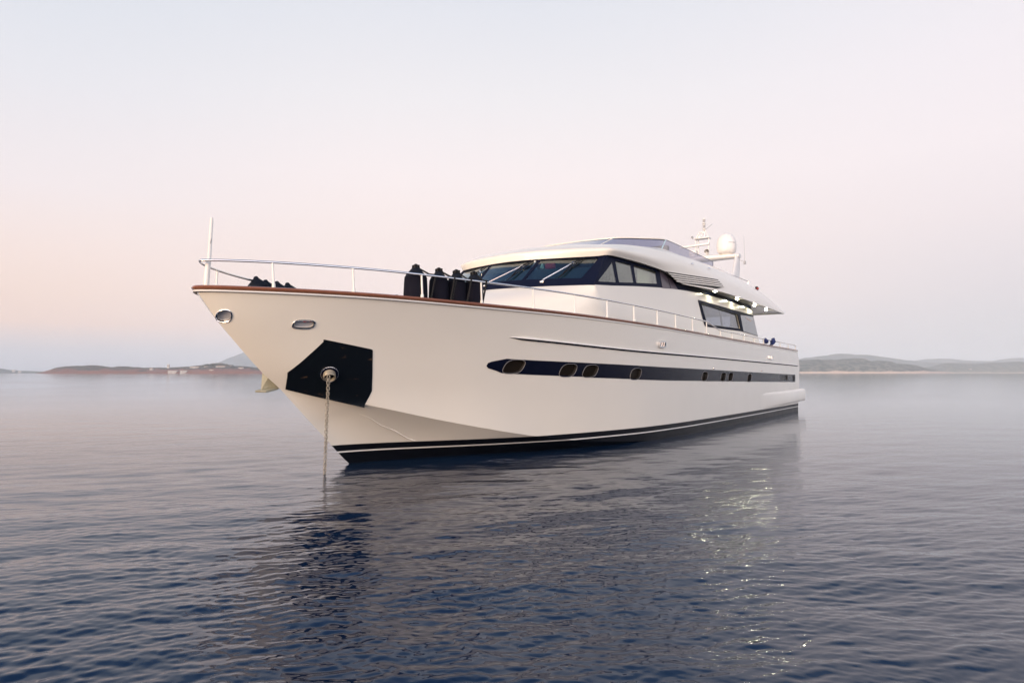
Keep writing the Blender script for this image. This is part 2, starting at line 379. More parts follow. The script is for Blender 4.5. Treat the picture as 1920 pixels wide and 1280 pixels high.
# ================================================================ sea
OB = np.array([-2.90530605, 12.2400741, 0.0]); BYAW = R(90 - 34.2)
def build_sea():
    rng = np.random.default_rng(11)
    ang = np.radians(np.concatenate([np.arange(-180, -64, 9.0), np.linspace(-62, 62, 1280), np.arange(67, 180, 9.0)]))
    dy = np.concatenate([[1091/1.5*1.0], np.arange(400, 7.9, -0.5)])
    rad = np.concatenate([1091.0 / dy, np.geomspace(140, 40000, 40)])
    A_, R_ = np.meshgrid(ang, rad, indexing='xy')
    X = R_*np.sin(A_); Y = R_*np.cos(A_)
    dr = np.gradient(rad)[:, None]*np.ones_like(A_)
    Zs = np.zeros_like(X); lost = np.zeros_like(X)
    nc = 110; lam = np.geomspace(.055, 3.0, nc) * rng.uniform(.93, 1.07, nc)
    wind = R(-80)
    sig = SEA_SLOPE
    wgt = np.exp(-(np.log(lam/.115)/.7)**2) + .22*np.exp(-(np.log(lam/.75)/.5)**2) + .06
    sl = sig*np.sqrt(2)*np.sqrt(wgt/ wgt.sum())
    patch = .95 + .35*np.sin(.11*X + .05*Y + 1.0)*np.sin(.07*Y - .03*X) + .25*np.sin(.31*X - .2*Y + 2) * np.sin(.23*Y + .1*X)
    patch *= np.interp(X / np.maximum(Y, 1), [-.7, -.1, .35, .7], [1.2, 1.0, .85, .8])
    patch *= np.interp(R_, [0, 5, 8, 11, 15, 20, 30, 60, 300], [1.1, 1.05, .95, .78, .52, .32, .18, .10, .06])
    edge = np.clip((R(62.5) - np.abs(A_)) / R(3), 0, 1)
    for i in range(nc):
        th = wind + rng.normal(0, .5); k = 2*math.pi/lam[i]
        kx, ky = k*math.cos(th), k*math.sin(th); ph = rng.uniform(0, 2*math.pi)
        f = np.clip((lam[i]/dr - 1.1)/1.6, 0, 1) * edge
        # short groups: each wavelet comes and goes along its crest
        g = .6 + .55*np.sin(X*ky*.13 - Y*kx*.13 + ph*3.1) * np.sin(X*kx*.09 + Y*ky*.09 + ph*1.7)
        arg = kx*X + ky*Y + ph
        a = sl[i]/k
        Zs += f*g*a*(np.sin(arg) + .18*np.cos(2*arg))
        lost += (1 - f)*sl[i]**2*.5
    Zs *= patch
    # water laps level where it meets the hull's far neighbourhood; the sheet stays flat at the horizon
    n = X.shape[1]; m = X.shape[0]
    co = np.stack([X, Y, Zs], -1).reshape(-1, 3)
    co = np.vstack([co, [[0, 0, 0]]])
    i = np.arange(m-1)[:, None]*n + np.arange(n)[None, :]; j = np.arange(m-1)[:, None]*n + (np.arange(n)[None, :] + 1) % n
    quads = np.stack([i, j, j + n, i + n], -1).reshape(-1, 4)
    c = m*n; tri = np.stack([np.full(n, c), (np.arange(n)+1) % n, np.arange(n)], -1)
    me = bpy.data.meshes.new('water')
    me.vertices.add(len(co)); me.vertices.foreach_set('co', co.astype(np.float32).ravel())
    nl = quads.size + tri.size
    me.loops.add(nl); me.loops.foreach_set('vertex_index', np.concatenate([quads.ravel(), tri.ravel()]).astype(np.int32))
    me.polygons.add(len(quads) + len(tri))
    ls = np.concatenate([np.arange(len(quads))*4, quads.size + np.arange(len(tri))*3]).astype(np.int32)
    me.polygons.foreach_set('loop_start', ls)
    me.update(calc_edges=True); me.validate()
    me.shade_smooth()
    rough = np.sqrt(np.sqrt(2*(lost*patch**2)*.04 + 1e-6))
    at = me.attributes.new('ripple', 'FLOAT', 'POINT')
    at.data.foreach_set('value', np.concatenate([rough.ravel(), [.03]]).astype(np.float32))
    o = link('water', me); tag(o, 'calm dark blue sea with small ripples, reflecting the yacht', kind='structure')
    m_ = bpy.data.materials.new('sea_water'); m_.use_nodes = True; t = m_.node_tree; b = t.nodes['Principled BSDF']
    b.inputs['Base Color'].default_value = (.005, .018, .046, 1); b.inputs['IOR'].default_value = 1.333; b.inputs['Specular IOR Level'].default_value = .5; b.inputs['Specular Tint'].default_value = (.66, .82, 1.0, 1)
    a = t.nodes.new('ShaderNodeAttribute'); a.attribute_name = 'ripple'
    mr = t.nodes.new('ShaderNodeMath'); mr.operation = 'MAXIMUM'; mr.inputs[1].default_value = .02
    t.links.new(a.outputs['Fac'], mr.inputs[0]); t.links.new(mr.outputs[0], b.inputs['Roughness'])
    tcn = t.nodes.new('ShaderNodeTexCoord'); nz = t.nodes.new('ShaderNodeTexNoise'); nz.inputs['Scale'].default_value = 9; nz.inputs['Detail'].default_value = 2
    t.links.new(tcn.outputs['Object'], nz.inputs['Vector'])
    bp = t.nodes.new('ShaderNodeBump'); bp.inputs['Strength'].default_value = .25; bp.inputs['Distance'].default_value = .008
    t.links.new(nz.outputs[0], bp.inputs['Height']); t.links.new(bp.outputs[0], b.inputs['Normal'])
    me.materials.append(m_)
SEA_SLOPE = .125
build_sea()

# ================================================================ far shores
def noise1(x, seed, octs=5, f0=1.0):
    r = np.random.default_rng(seed); y = np.zeros_like(x, float); a = 1.0
    for o in range(octs):
        for q in range(3):
            y += a*np.sin(x*f0*(1 + .37*q)*2**o + r.uniform(0, 6.28))*r.uniform(.5, 1)/3
        a *= .55
    return y
def px_az(x): return math.atan((x - 960)/1280)
def land(name, dist, depth, prof, label, m, seed, rough=.12, nu=260, nv=26):
    """prof: (pixel x, height in photo pixels at that bearing); a real ridge 'depth' metres deep at 'dist' metres"""
    xs = np.array([p[0] for p in prof], float); hs = np.array([p[1] for p in prof], float)
    f = pchip(xs, hs); px = np.linspace(xs[0], xs[-1], nu); az = np.arctan((px - 960)/1280)
    hm = f(px)/1280*dist
    n1 = noise1(px*.06, seed, 5); rows = []
    for j in range(nv):
        v = j/(nv - 1)
        d = dist + depth*v + 10*noise1(px*.05 + 3*v, seed+2, 4)*(depth/600)*(1 - v)
        up = np.minimum(1, (v*3.2))**.6 if v < .5 else (1 - (v - .5)*2)**.8
        h = hm*up*(1 + rough*noise1(px*.08 + 9*v, seed+3, 5)*(0.3 + up*.7)*min(1, 3*v)) - .6*(v in (0,))
        if j in (0, nv - 1): h = h*0 - 2.0
        h = np.where(hm < .3, -2.0, h)
        rows.append([(dd*math.tan(a), dd, z) for dd, a, z in zip(d, az, h)])
    mb = MB(); mb.grid(rows); o = mb.build(name, m, sharp=60, weld=False)
    tag(o, label, kind='structure'); return o, f
def land_mat(name, low, high, veg, zsplit, scale):
    m = bpy.data.materials.new(name); m.use_nodes = True; t = m.node_tree; b = t.nodes['Principled BSDF']; b.inputs['Roughness'].default_value = .95
    tcn = t.nodes.new('ShaderNodeTexCoord'); s = t.nodes.new('ShaderNodeSeparateXYZ'); t.links.new(tcn.outputs['Object'], s.inputs[0])
    n1 = t.nodes.new('ShaderNodeTexNoise'); n1.inputs['Scale'].default_value = scale; n1.inputs['Detail'].default_value = 6; t.links.new(tcn.outputs['Object'], n1.inputs['Vector'])
    n2 = t.nodes.new('ShaderNodeTexNoise'); n2.inputs['Scale'].default_value = scale*4.3; n2.inputs['Detail'].default_value = 5; t.links.new(tcn.outputs['Object'], n2.inputs['Vector'])
    ad = t.nodes.new('ShaderNodeMath'); ad.operation = 'MULTIPLY_ADD'; ad.inputs[1].default_value = zsplit*2.6; t.links.new(n1.outputs[0], ad.inputs[0])
    sb = t.nodes.new('ShaderNodeMath'); sb.operation = 'SUBTRACT'; t.links.new(s.outputs[2], sb.inputs[0]); sb.inputs[1].default_value = zsplit*1.3
    t.links.new(sb.outputs[0], ad.inputs[2])
    mr = t.nodes.new('ShaderNodeMapRange'); mr.inputs[1].default_value = zsplit*.85; mr.inputs[2].default_value = zsplit*1.1; t.links.new(ad.outputs[0], mr.inputs[0])
    g = t.nodes.new('ShaderNodeMapRange'); g.inputs[1].default_value = .44; g.inputs[2].default_value = .58; t.links.new(n2.outputs[0], g.inputs[0])
    m1 = t.nodes.new('ShaderNodeMix'); m1.data_type = 'RGBA'; m1.inputs[6].default_value = (*veg, 1); m1.inputs[7].default_value = (*high, 1); t.links.new(g.outputs[0], m1.inputs[0])
    m2 = t.nodes.new('ShaderNodeMix'); m2.data_type = 'RGBA'; m2.inputs[6].default_value = (*low, 1); t.links.new(m1.outputs[2], m2.inputs[7]); t.links.new(mr.outputs[0], m2.inputs[0])
    t.links.new(m2.outputs[2], b.inputs['Base Color']); return m
cliff = land_mat('red_cliff_and_scrub', (.23, .105, .08), (.12, .085, .065), (.050, .062, .050), 16, .02)
scrub = land_mat('scrub_hillside_over_sand', (.55, .42, .33), (.17, .165, .135), (.060, .075, .065), 13, .006)
farhill = land_mat('far_blue_hills', (.10, .11, .10), (.12, .12, .10), (.06, .08, .07), 20, .002)
headland, head_f = land('headland', 2600, 420, [(66, 0), (78, 2.5), (92, 6), (110, 11.5), (140, 14.5), (170, 15), (210, 12.8), (260, 11.5), (310, 11), (340, 12), (372, 15.5), (405, 17.5), (440, 14.5), (490, 11), (560, 12), (700, 13), (850, 8), (900, 0)], 'low red cliffed headland with dark scrub on top, left of the yacht', cliff, 3, rough=.22, nu=700, nv=40)
land('far_coast', 5200, 800, [(-120, 3), (-60, 8), (0, 9), (20, 6), (45, 5), (70, 4), (110, 2), (140, 0)], 'faint low blue coast at the far left edge of the sea', farhill, 5)
land('mountain', 10500, 2500, [(330, 2), (370, 7), (400, 17), (430, 31), (465, 43), (520, 52), (600, 50), (700, 30), (820, 12), (900, 2)], 'pale blue mountain far behind the bow of the yacht', farhill, 8, rough=.05)
land('hillside', 4300, 800, [(1300, 4), (1380, 20), (1440, 25), (1500, 26), (1560, 27), (1600, 28.5), (1640, 25), (1690, 19), (1720, 15), (1745, 8), (1775, 3), (1790, 0)], 'scrubby hillside above a pale sandy shore, right of the stern', scrub, 21)
land('hill_range', 8500, 1500, [(1380, 6), (1480, 24), (1530, 33), (1570, 37), (1600, 37.5), (1650, 33), (1700, 26), (1760, 21), (1850, 22), (1930, 22), (2050, 18), (2150, 0)], 'hazy blue range of hills behind the sandy shore', farhill, 34, rough=.05)
land('low_shore', 6500, 500, [(1700, 0), (1740, 12), (1790, 19), (1830, 18), (1880, 21), (1930, 22), (2020, 19), (2100, 0)], 'low hazy blue shore at the right edge of the sea', land_mat('hazy_low_shore', (.30, .25, .20), (.12, .12, .10), (.06, .08, .07), 12, .004), 41, rough=.08)
land('far_hills', 10500, 2000, [(1600, 10), (1680, 18), (1730, 27), (1770, 29), (1810, 26), (1850, 24), (1900, 30), (1960, 28), (2100, 8)], 'palest blue hills on the horizon at far right', farhill, 55, rough=.04)

# houses on the headland and the far shores
hw = mat('white_render', (.52, .49, .46), .8, noise=(.3, .06)); hr = mat('clay_roof', (.35, .16, .10), .8, noise=(.5, .2)); hwin = mat('dark_house_window', (.03, .035, .045), .2)
def house(x, y, dist, wpx, hpx, label, roof=True, tower=False):
    k = dist/1280.0; az = px_az(x); w = wpx*k; h = hpx*k; dep = min(w*.8, 14)
    e = bpy.data.objects.new('house', None); COL.objects.link(e)
    e.location = (dist*math.tan(az), dist, (699.3 - y)*k + 1.6 - h*.5 - .15*h); e.rotation_euler = (0, 0, -az*.6 + random.uniform(-.2, .2))
    tag(e, label, 'house', 'white houses on the far shores')
    b = MB(); b.box((0, 0, h/2 - 3), (w, dep, h + 6)); b.box((w*.2, -dep*.3, h*.4 - 3), (w*.45, dep*.8, h*.8 + 6)); b.build('wall', hw, e)
    r = MB()
    if roof:
        r.add([(-w*.54, -dep*.56, h), (w*.54, -dep*.56, h), (w*.54, dep*.56, h), (-w*.54, dep*.56, h), (-w*.3, 0, h*1.25), (w*.3, 0, h*1.25)], [(0, 1, 5, 4), (1, 2, 5), (2, 3, 4, 5), (3, 0, 4), (3, 2, 1, 0)]); r.build('roof', hr, e)
    else:
        r.box((0, 0, h + .15), (w*1.04, dep*1.04, .5)); r.build('roof', hw, e)
    nw = max(2, int(w/5))
    for i in range(nw):
        q = MB(); q.box((-w/2 + (i + .5)*w/nw, -dep/2 - (dep*.2 if i >= nw*.5 else 0) - .05, h*.45), (w/nw*.45, .12, h*.35)); q.build('window', hwin, e)
for a in [(316, 684.5, 2650, 4, 4.5, 'tiny white tower on the headland skyline', False), (325, 696, 2615, 16, 3, 'long white house low on the headland shore', False), (345, 695.5, 2612, 12, 3, 'white house beside the long one on the headland shore', False),
          (366, 689, 2680, 17, 3.6, 'pale house among scrub beneath the headland top', True), (388, 688, 2690, 9, 3, 'small pale house between two larger ones on the headland', True), (414, 688, 2690, 16, 4.5, 'white house just under the highest trees of the headland', True),
          (27, 694, 5250, 5, 2.5, 'tiny white house on the faint far left coast', False), (38, 696, 5230, 5, 2.5, 'second tiny white house on the far left coast, nearer the water', False),
          (398, 694, 2625, 8, 3, 'small white house by the water below the highest headland trees', True), (452, 690, 2680, 9, 3, 'small pale house at the right end of the headland, near the bow', True), (432, 686.5, 2720, 6, 3, 'tiny pale house among trees near the headland skyline', True), (285, 691, 2660, 6, 2.5, 'tiny pale house alone on the bare middle of the headland', True),
          (1812, 693, 6550, 16, 3.6, 'pale villa by the water on the far right shore', True)]:
    house(*a)
# trees along the headland top: a far wood that reads as one mass
def wood():
    mb = MB(); rg = random.Random(5)
    for i in range(420):
        x = rg.choice([rg.uniform(100, 560), rg.uniform(340, 470), rg.uniform(385, 450)])
        d = 2600 + rg.uniform(110, 260); az = px_az(x); hh = float(head_f(x))/1280*2600*rg.uniform(.75, .97)
        c = Vector((d*math.tan(az), d, hh)); r = rg.uniform(2.0, 4.2)*(1.25 if 385 < x < 440 else .8)
        for q in range(9):
            o = Vector((rg.gauss(0, r*.6), rg.gauss(0, r*.6), r*rg.uniform(.1, 1.2))); s_ = r*rg.uniform(.35, .6)
            vs = [c + o + Vector((rg.uniform(-1, 1)*s_, rg.uniform(-1, 1)*s_, rg.uniform(-.8, .8)*s_)) for _ in range(4)]
            mb.add(vs, [(0, 1, 2), (0, 2, 3), (0, 3, 1), (1, 3, 2)])
    o = mb.build('woodland', mat('pine_green', (.035, .055, .032), .95, noise=(.2, .4)), weld=False, sharp=180)
    tag(o, 'dark pine scrub along the top of the headland', 'woodland', kind='stuff')
wood()
# ================================================================ the yacht
yacht = bpy.data.objects.new('motor_yacht', None); COL.objects.link(yacht)
yacht.location = OB; yacht.rotation_euler = (0, 0, BYAW)
tag(yacht, 'large white motor yacht with navy stripe and teak rail, anchored by the bow', 'yacht')
GEL, CH = M['gelcoat'], M['chrome']
def hullfn(s, z, off):
    n = side_n(s, z); p = side_p(s, z); return V(s + n[0]*off, p + n[1]*off, z + n[2]*off)
def ellipse(cs, cz, w, h, n=24, shear=0.0, power=2.0):
    o = []
    for i in range(n):
        a = 2*math.pi*i/n; c, s_ = math.cos(a), math.sin(a)
        x = math.copysign(abs(c)**(2/power), c)*w/2; y = math.copysign(abs(s_)**(2/power), s_)*h/2
        o.append((cs + x + shear*y, cz + y))
    return o
# ---------------------------------------------------------------- hull shell
def hull_ring(t):
    side = [np.array(side_pt(t, v)) for v in np.linspace(0, 1, 15)]
    ch = side[0]
    sk = float(pchip([0, .05, .12, .2, 1], [-1.48, -.55, .45, 1.1, 22.5])(t))
    kz = float(pchip([-1.48, -.54, 0, 1.1, 3, 23], [1.35, .48, 0, -.7, -.85, -.75])(sk))
    kl = np.array([sk, 0, kz]); bot = []
    for v in np.linspace(0, 1, 9)[:-1]:
        q = kl + (ch - kl)*v; q[1] = max(0, q[1] - 1.0*v*(1 - v)*math.exp(-((t - .1)/.1)**2)*min(1, t/.04)); bot.append(q)
    top = side[-1]; zi = top[2] - float(np.interp(top[0], [2, 7], [.17, .38]))
    si = min(max(top[0], float(stem_s(zi)) + .14), 22.33 - .12)
    i1 = np.array([min(max(top[0], S_TIP + .06), 22.33 - .12), max(0, top[1] - .07), top[2]])
    zz_ = [q[2] for q in side]; pi_ = float(np.interp(zi - .02, zz_, [q[1] for q in side]))
    i2 = np.array([max(si, float(np.interp(zi, zz_, [q[0] for q in side])) + .05 if t < .3 else si), max(0, min(top[1] - .10, pi_ - .10)), zi]); i3 = np.array([si, 0, zi + .03])
    port = bot + side + [i1, i2, i3]
    return port
def build_hull():
    ts = np.concatenate([np.linspace(0, .02, 7)[:-1], np.linspace(.02, .12, 26)[:-1], np.linspace(.12, 1, 74)])
    rows = []
    for t in ts:
        pt = hull_ring(t); rows.append([V(*q) for q in pt] + [V(q[0], -q[1], q[2]) for q in pt[1:-1][::-1]])
    mb = MB(); n = len(rows[0]); mb.grid(rows, closed_v=True)
    o = (len(rows) - 1)*n; m = len(hull_ring(1.0))
    mir = lambda i: o + ((n - i) % n)
    for i in range(m - 1):
        q = [o + i, o + i + 1, mir(i + 1), mir(i)]; q2 = []
        for k in q:
            if k not in q2: q2.append(k)
        mb.f.append(tuple(q2)); mb.m.append(0)
    return mb.build('hull', [GEL, M['recess']], yacht, sharp=28)
hull = build_hull()
PORTS = [(2.186, 1.734), (3.596, 1.668), (4.282, 1.654), (5.987, 1.591), (10.156, 1.523), (11.807, 1.502), (12.516, 1.499), (14.615, 1.456)]
port_shape = [ellipse(s, z - .012, .46, .265, 28, .32, 2.9) for s, z in PORTS]
FAIR = [ellipse(-1.655, 2.345, .27, .125, 28, 0, 3.2), ellipse(-2.572, 2.443, .135, .17, 28, -.35, 2.4)]
VENT = [(19.0, 1.335), (20.35, 1.318), (20.35, 1.50), (19.0, 1.52)]
cut = MB()
for ps in port_shape: sheet(cut, ps, [], hullfn, .10, -.075, (.3, .3), 1)
for ps in FAIR: sheet(cut, ps, [], hullfn, .10, -.09, (.1, .1))
sheet(cut, VENT, [], hullfn, .10, -.06, (.3, .3), 1)
cutter = cut.build('cutter', [GEL, M['recess']])
md = hull.modifiers.new('b', 'BOOLEAN'); md.operation = 'DIFFERENCE'; md.object = cutter; md.solver = 'MANIFOLD'
try: md.material_mode = 'TRANSFER'
except Exception: pass
cutter.matrix_world = yacht.matrix_world.copy() if False else Matrix.Translation(Vector(OB)) @ Matrix.Rotation(BYAW, 4, 'Z')
bpy.context.view_layer.update()
dg = bpy.context.evaluated_depsgraph_get()
newme = bpy.data.meshes.new_from_object(hull.evaluated_get(dg))
hull.modifiers.clear(); hull.data = newme; newme.name = 'hull'
bpy.data.objects.remove(cutter, do_unlink=True)
# split the painted bottom off along the boot-top lines
def boot_plane(z0): return Vector((0, 0, z0)), Vector((.0013, 0, 1)).normalized()
def split(z_lo, z_hi, name, m):
    bm = bmesh.new(); bm.from_mesh(newme)
    for z0, outer in ((z_lo, False), (z_hi, True)):
        if z0 is None: continue
        co, no = boot_plane(z0)
        bmesh.ops.bisect_plane(bm, geom=bm.verts[:] + bm.edges[:] + bm.faces[:], dist=1e-6, plane_co=co, plane_no=no, clear_outer=outer, clear_inner=not outer)
    me = bpy.data.meshes.new(name); bm.to_mesh(me); bm.free()
    for mm in ([m] if m is not None else [GEL, M['recess']]): me.materials.append(mm)
    me.shade_smooth(); me.set_sharp_from_angle(angle=R(28)); return me
me_bot = split(None, .205, 'bottom_paint', M['black']); me_line = split(.205, .232, 'boot_line', M['gel_in']); me_boot = split(.232, .345, 'boot_top', M['black']); me_up = split(.345, None, 'hull', None)
hull.data = me_up
link('boot_top', me_boot, yacht); link('boot_line', me_line, yacht); link('bottom_paint', me_bot, yacht)
# ---------------------------------------------------------------- navy band, portholes
mb = MB()
band = [(1.572, 1.73), (1.586, 1.785), (1.66, 1.812), (1.966, 1.868), (2.607, 1.846), (7.313, 1.746), (14.5, 1.64), (21.866, 1.54), (21.877, 1.227), (14.5, 1.325), (7.363, 1.422), (2.702, 1.567), (1.941, 1.603), (1.806, 1.645), (1.62, 1.69)]
sheet(mb, band, port_shape + [VENT], hullfn, .006, -.004, (.35, .5)); mb.build('navy_band', M['navy'], yacht)
for ps in port_shape:
    mb = MB(); sheet(mb, ps, [], hullfn, -.062, -.07, (.3, .3)); o = mb.build('porthole', M['porthole'], yacht)
    mb = MB(); mb.tube([hullfn(x, y, .007) for x, y in ps], .0045, 8, closed=True); mb.build('frame', M['rim'], o)
mb = MB()
for k in range(5):
    z = 1.345 + k*.034; mb.box(V(19.67, side_p(19.67, z) - .03, z), (1.3, .03, .012), Matrix.Rotation(R(1.0), 3, 'Y') @ Matrix.Rotation(R(1.2), 3, 'Z'))
mb.build('vent_grille', M['navy'], yacht)
mb = MB(); sheet(mb, [(21.35, 1.27), (21.7, 1.265), (21.7, 1.5), (21.35, 1.505)], [], hullfn, .012, .004); mb.build('vent_cover', M['rubber'], yacht)
# rub rail: steel half round, sky and water reflections painted as two halves
mb = MB(); ss = np.concatenate([np.linspace(1.881, 22.5, 70)]); zr = pchip([1.881, 6.08, 11.4, 22.7], [2.262, 2.104, 2.036, 1.915]); rows = []; rows2 = []
for i, s in enumerate(ss):
    z = float(zr(s)); e = .15 if i in (0, len(ss) - 1) else 1.0
    rows.append([hullfn(float(s), z + h_*e, d_*e) for h_, d_ in ((.034, -.004), (.030, .020), (.016, .036), (.006, .036), (.006, -.004))])
    rows2.append([hullfn(float(s), z + h_*e, d_*e) for h_, d_ in ((.005, -.004), (.005, .034), (-.012, .033), (-.030, .018), (-.034, -.004))])
mb.grid(rows); rr_ = mb.build('rub_rail', M['whitemetal'], yacht, sharp=50)
mb = MB(); mb.grid(rows2); mb.build('rail_dark_reflection', M['navy'], rr_, sharp=50)  # navy half: the reflected water, put in as colour
# ---------------------------------------------------------------- cap rail of varnished teak along the sheer
def sheer_path(n_tip=14, n=90, inset=0.0):
    ss = np.concatenate([S_TIP + np.linspace(0, 1, n_tip)**2.0*.35, np.linspace(S_TIP + .35, 22.33, n)[1:]])
    P_ = [(float(s), float(max(sheer_p(s) - inset, 0)), float(sheer_z(s))) for s in ss]
    return P_
port_path = sheer_path(); full = [V(s, -p, z) for s, p, z in port_path[:0:-1]] + [V(*q) for q in port_path]
mb = MB(); rows = []; k = len(full)
for i in range(k):
    a, b = Vector(full[max(i-1, 0)]), Vector(full[min(i+1, k-1)]); T = (b - a).normalized(); out_ = T.cross(Vector((0, 0, 1))).normalized()
    c = Vector(full[i])
    if (c + out_).y * 0 + (Vector((c.x, 0, 0)) - c).dot(out_) > 0: out_ = -out_
    if i == k//2: out_ = Vector((-1, 0, 0))
    rows.append([c + out_*(-.045 + .078*math.cos(q)) + Vector((0, 0, .006 + .036*math.sin(q))) for q in np.linspace(0, 2*math.pi, 13)[:-1]])
mb.grid(rows, closed_v=True); mb.f.append(tuple(range(12))); mb.m.append(0); mb.f.append(tuple(range((k-1)*12, k*12))[::-1]); mb.m.append(0)
mb.build('cap_rail', M['teak'], yacht, sharp=60)
# steel strip right under the teak
mb = MB(); rows = []
for i in range(k):
    c = Vector(full[i]); r0 = rows and 0
    a, b = Vector(full[max(i-1, 0)]), Vector(full[min(i+1, k-1)]); T = (b - a).normalized(); out_ = T.cross(Vector((0, 0, 1))).normalized()
    if (Vector((c.x, 0, 0)) - c).dot(out_) > 0: out_ = -out_
    if i == k//2: out_ = Vector((-1, 0, 0))
    rows.append([c + out_*d_ + Vector((0, 0, z_)) for d_, z_ in ((-.01, -.03), (.012, -.034), (.012, -.052), (-.012, -.058))])
mb.grid(rows); mb.build('rail_moulding', M['gel_in'], yacht, sharp=60)
# ---------------------------------------------------------------- guard rail
hi = pchip([-3, -2.1, 1, 10.35], [.405, .415, .42, .385])
def rail_pts(sign):
    pts = []
    for s in np.concatenate([S_TIP + .08 + np.linspace(0, 1, 16)**2*.5, np.linspace(-2.38, 10.40, 60)[1:]]):
        s = float(s); pts.append(V(s, sign*max(0, float(sheer_p(s - .05)) - .055), float(sheer_z(s) + hi(s))))
    for s, h_ in ((10.65, .345), (11.1, .28), (11.45, .225), (11.7, .216)):
        pts.append(V(s, sign*(float(sheer_p(s)) - .055), float(sheer_z(s)) + h_))
    for s in np.linspace(12.2, 22.28, 30): pts.append(V(float(s), sign*(float(sheer_p(s)) - .055), float(sheer_z(s)) + .22))
    return pts
mb = MB(); mb.tube(rail_pts(-1)[:0:-1] + rail_pts(1), .0185, 10); rail = mb.build('guard_rail', CH, yacht, sharp=60)
tip = rail_pts(1)[0]
for sg in (1, -1):
    for s in (-2.17, -1.13, -.04, 1.11, 2.34, 3.53, 4.67, 5.79, 6.95, 8.03, 9.22, 10.35, 11.6, 12.77, 14.06, 15.29, 16.58, 17.9, 19.2, 20.7, 22.2):
        p = float(sheer_p(s)) - .055; z = float(sheer_z(s)); h_ = float(hi(s)) if s < 10.5 else .22
        pr = float(sheer_p(s - .05)) - .055 if s < 10.5 else p
        mb = MB(); mb.tube([V(s, sg*p, z + .03), V(s, sg*p, z + .045), V(s, sg*p, z + .09), V(s, sg*p, z + .10), V(s, sg*pr, z + h_ - .005)], [.030, .028, .025, .0175, .0165], 10)
        mb.build('stanchion', M['whitemetal'], rail, sharp=60)
mb = MB(); mb.tube([V(-2.79, 0, 2.83), V(-2.775, 0, 3.1), V(-2.755, 0, 3.26), V(-2.75, 0, 3.27), V(-2.722, 0, 3.87), V(-2.72, 0, 3.89)], [.042, .039, .036, .029, .024, .018], 12)
js = mb.build('jackstaff', M['whitemetal'], yacht, sharp=60)
mb = MB(); mb.tube([V(-2.735, .03, 3.58), V(-2.76, .06, 3.55), V(-2.75, .03, 3.50)], .006, 6); mb.build('flag_cleat', CH, js)
mb = MB(); mb.tube([V(-2.73, -.02, 3.66), V(-2.70, -.04, 3.65)], .006, 6); mb.build('flag_cleat', CH, js)
# ---------------------------------------------------------------- bow fairleads, aft fairleads, drains
for ps in FAIR:
    mb = MB(); sheet(mb, ps, [], hullfn, -.05, -.06, (.05, .05)); o = mb.build('fairlead', M['skyplate'], yacht)  # back plate coloured like the sky in the opening
    mb = MB(); mb.tube([hullfn(x, y, .005) for x, y in ps], .011, 8, closed=True); mb.build('frame', CH, o)
    cx = sum(q[0] for q in ps)/len(ps); cz = sum(q[1] for q in ps)/len(ps)
    mb = MB(); mb.tube([hullfn(x*.93 + cx*.07, y*.9 + cz*.1, -.006) for x, y in ps], .008, 6, closed=True); mb.build('inner_lip', M['rubber'], o)
for s, z, w in ((7.13, 2.297, .34), (17.43, 2.17, .34)):
    sh = rounded([(s - w/2, z - .08), (s + w/2, z - .08), (s + w/2, z + .08), (s - w/2, z + .08)], .05)
    hole = rounded([(s - w*.36, z - .048), (s + w*.36, z - .048), (s + w*.36, z + .048), (s - w*.36, z + .048)], .03)
    mb = MB(); sheet(mb, sh, [hole], hullfn, .055, -.004, (.2, .2)); o = mb.build('fairlead', CH, yacht)
    mb = MB(); sheet(mb, hole, [], hullfn, .006, .001); mb.build('opening', M['rubber'], o)
    for d in (-.05, .06): mb = MB(); mb.tube([hullfn(s + d, z - .055, .04), hullfn(s + d, z + .055, .04)], .016, 8); mb.build('roller', CH, o)
for s, z in ((10.854, 1.741), (16.096, 1.698)):
    mb = MB(); n = side_n(s, z); mb.lathe([(.03, -.005), (.032, .02), (.018, .05), (0.0, .055)], 12, hullfn(s, z, 0), V(*n)); mb.build('drain_outlet', CH, yacht)
mb = MB(); mb.tube([hullfn(-1.69, 2.392, -.035), hullfn(-1.655, 2.372, -.03), hullfn(-1.62, 2.385, -.035), hullfn(-1.57, 2.378, -.035)], .011, 6); mb.build('red_line', M['red'], yacht)
# ---------------------------------------------------------------- hawse panel and pipe
def hawse_mat():
    m = mat('black_chafe_panel', (.004, .006, .009), .3, coat=.08, spec=.25); t = m.node_tree; b = t.nodes['Principled BSDF']
    tcn = t.nodes.new('ShaderNodeTexCoord'); mp = t.nodes.new('ShaderNodeMapping'); mp.inputs['Scale'].default_value = (5, 5, 16); mp.inputs['Rotation'].default_value = (0, R(-14), 0)
    t.links.new(tcn.outputs['Object'], mp.inputs[0]); n = t.nodes.new('ShaderNodeTexNoise'); n.inputs['Scale'].default_value = 1.0; n.inputs['Detail'].default_value = 5; t.links.new(mp.outputs[0], n.inputs['Vector'])
    r = t.nodes.new('ShaderNodeMapRange'); r.inputs[1].default_value = .66; r.inputs[2].default_value = .80; t.links.new(n.outputs[0], r.inputs[0])
    x = t.nodes.new('ShaderNodeMix'); x.data_type = 'RGBA'; x.inputs[6].default_value = (.004, .006, .009, 1); x.inputs[7].default_value = (.16, .10, .055, 1)
    t.links.new(r.outputs[0], x.inputs[0]); t.links.new(x.outputs[2], b.inputs['Base Color']); return m
hp = [(-1.341, 2.132), (-.556, 1.985), (-.335, 1.304), (-.364, 1.02), (-.75, 1.125), (-1.10, 1.232), (-1.405, 1.335), (-1.552, 1.611)]
def chz(s): return float(chine_z(s))
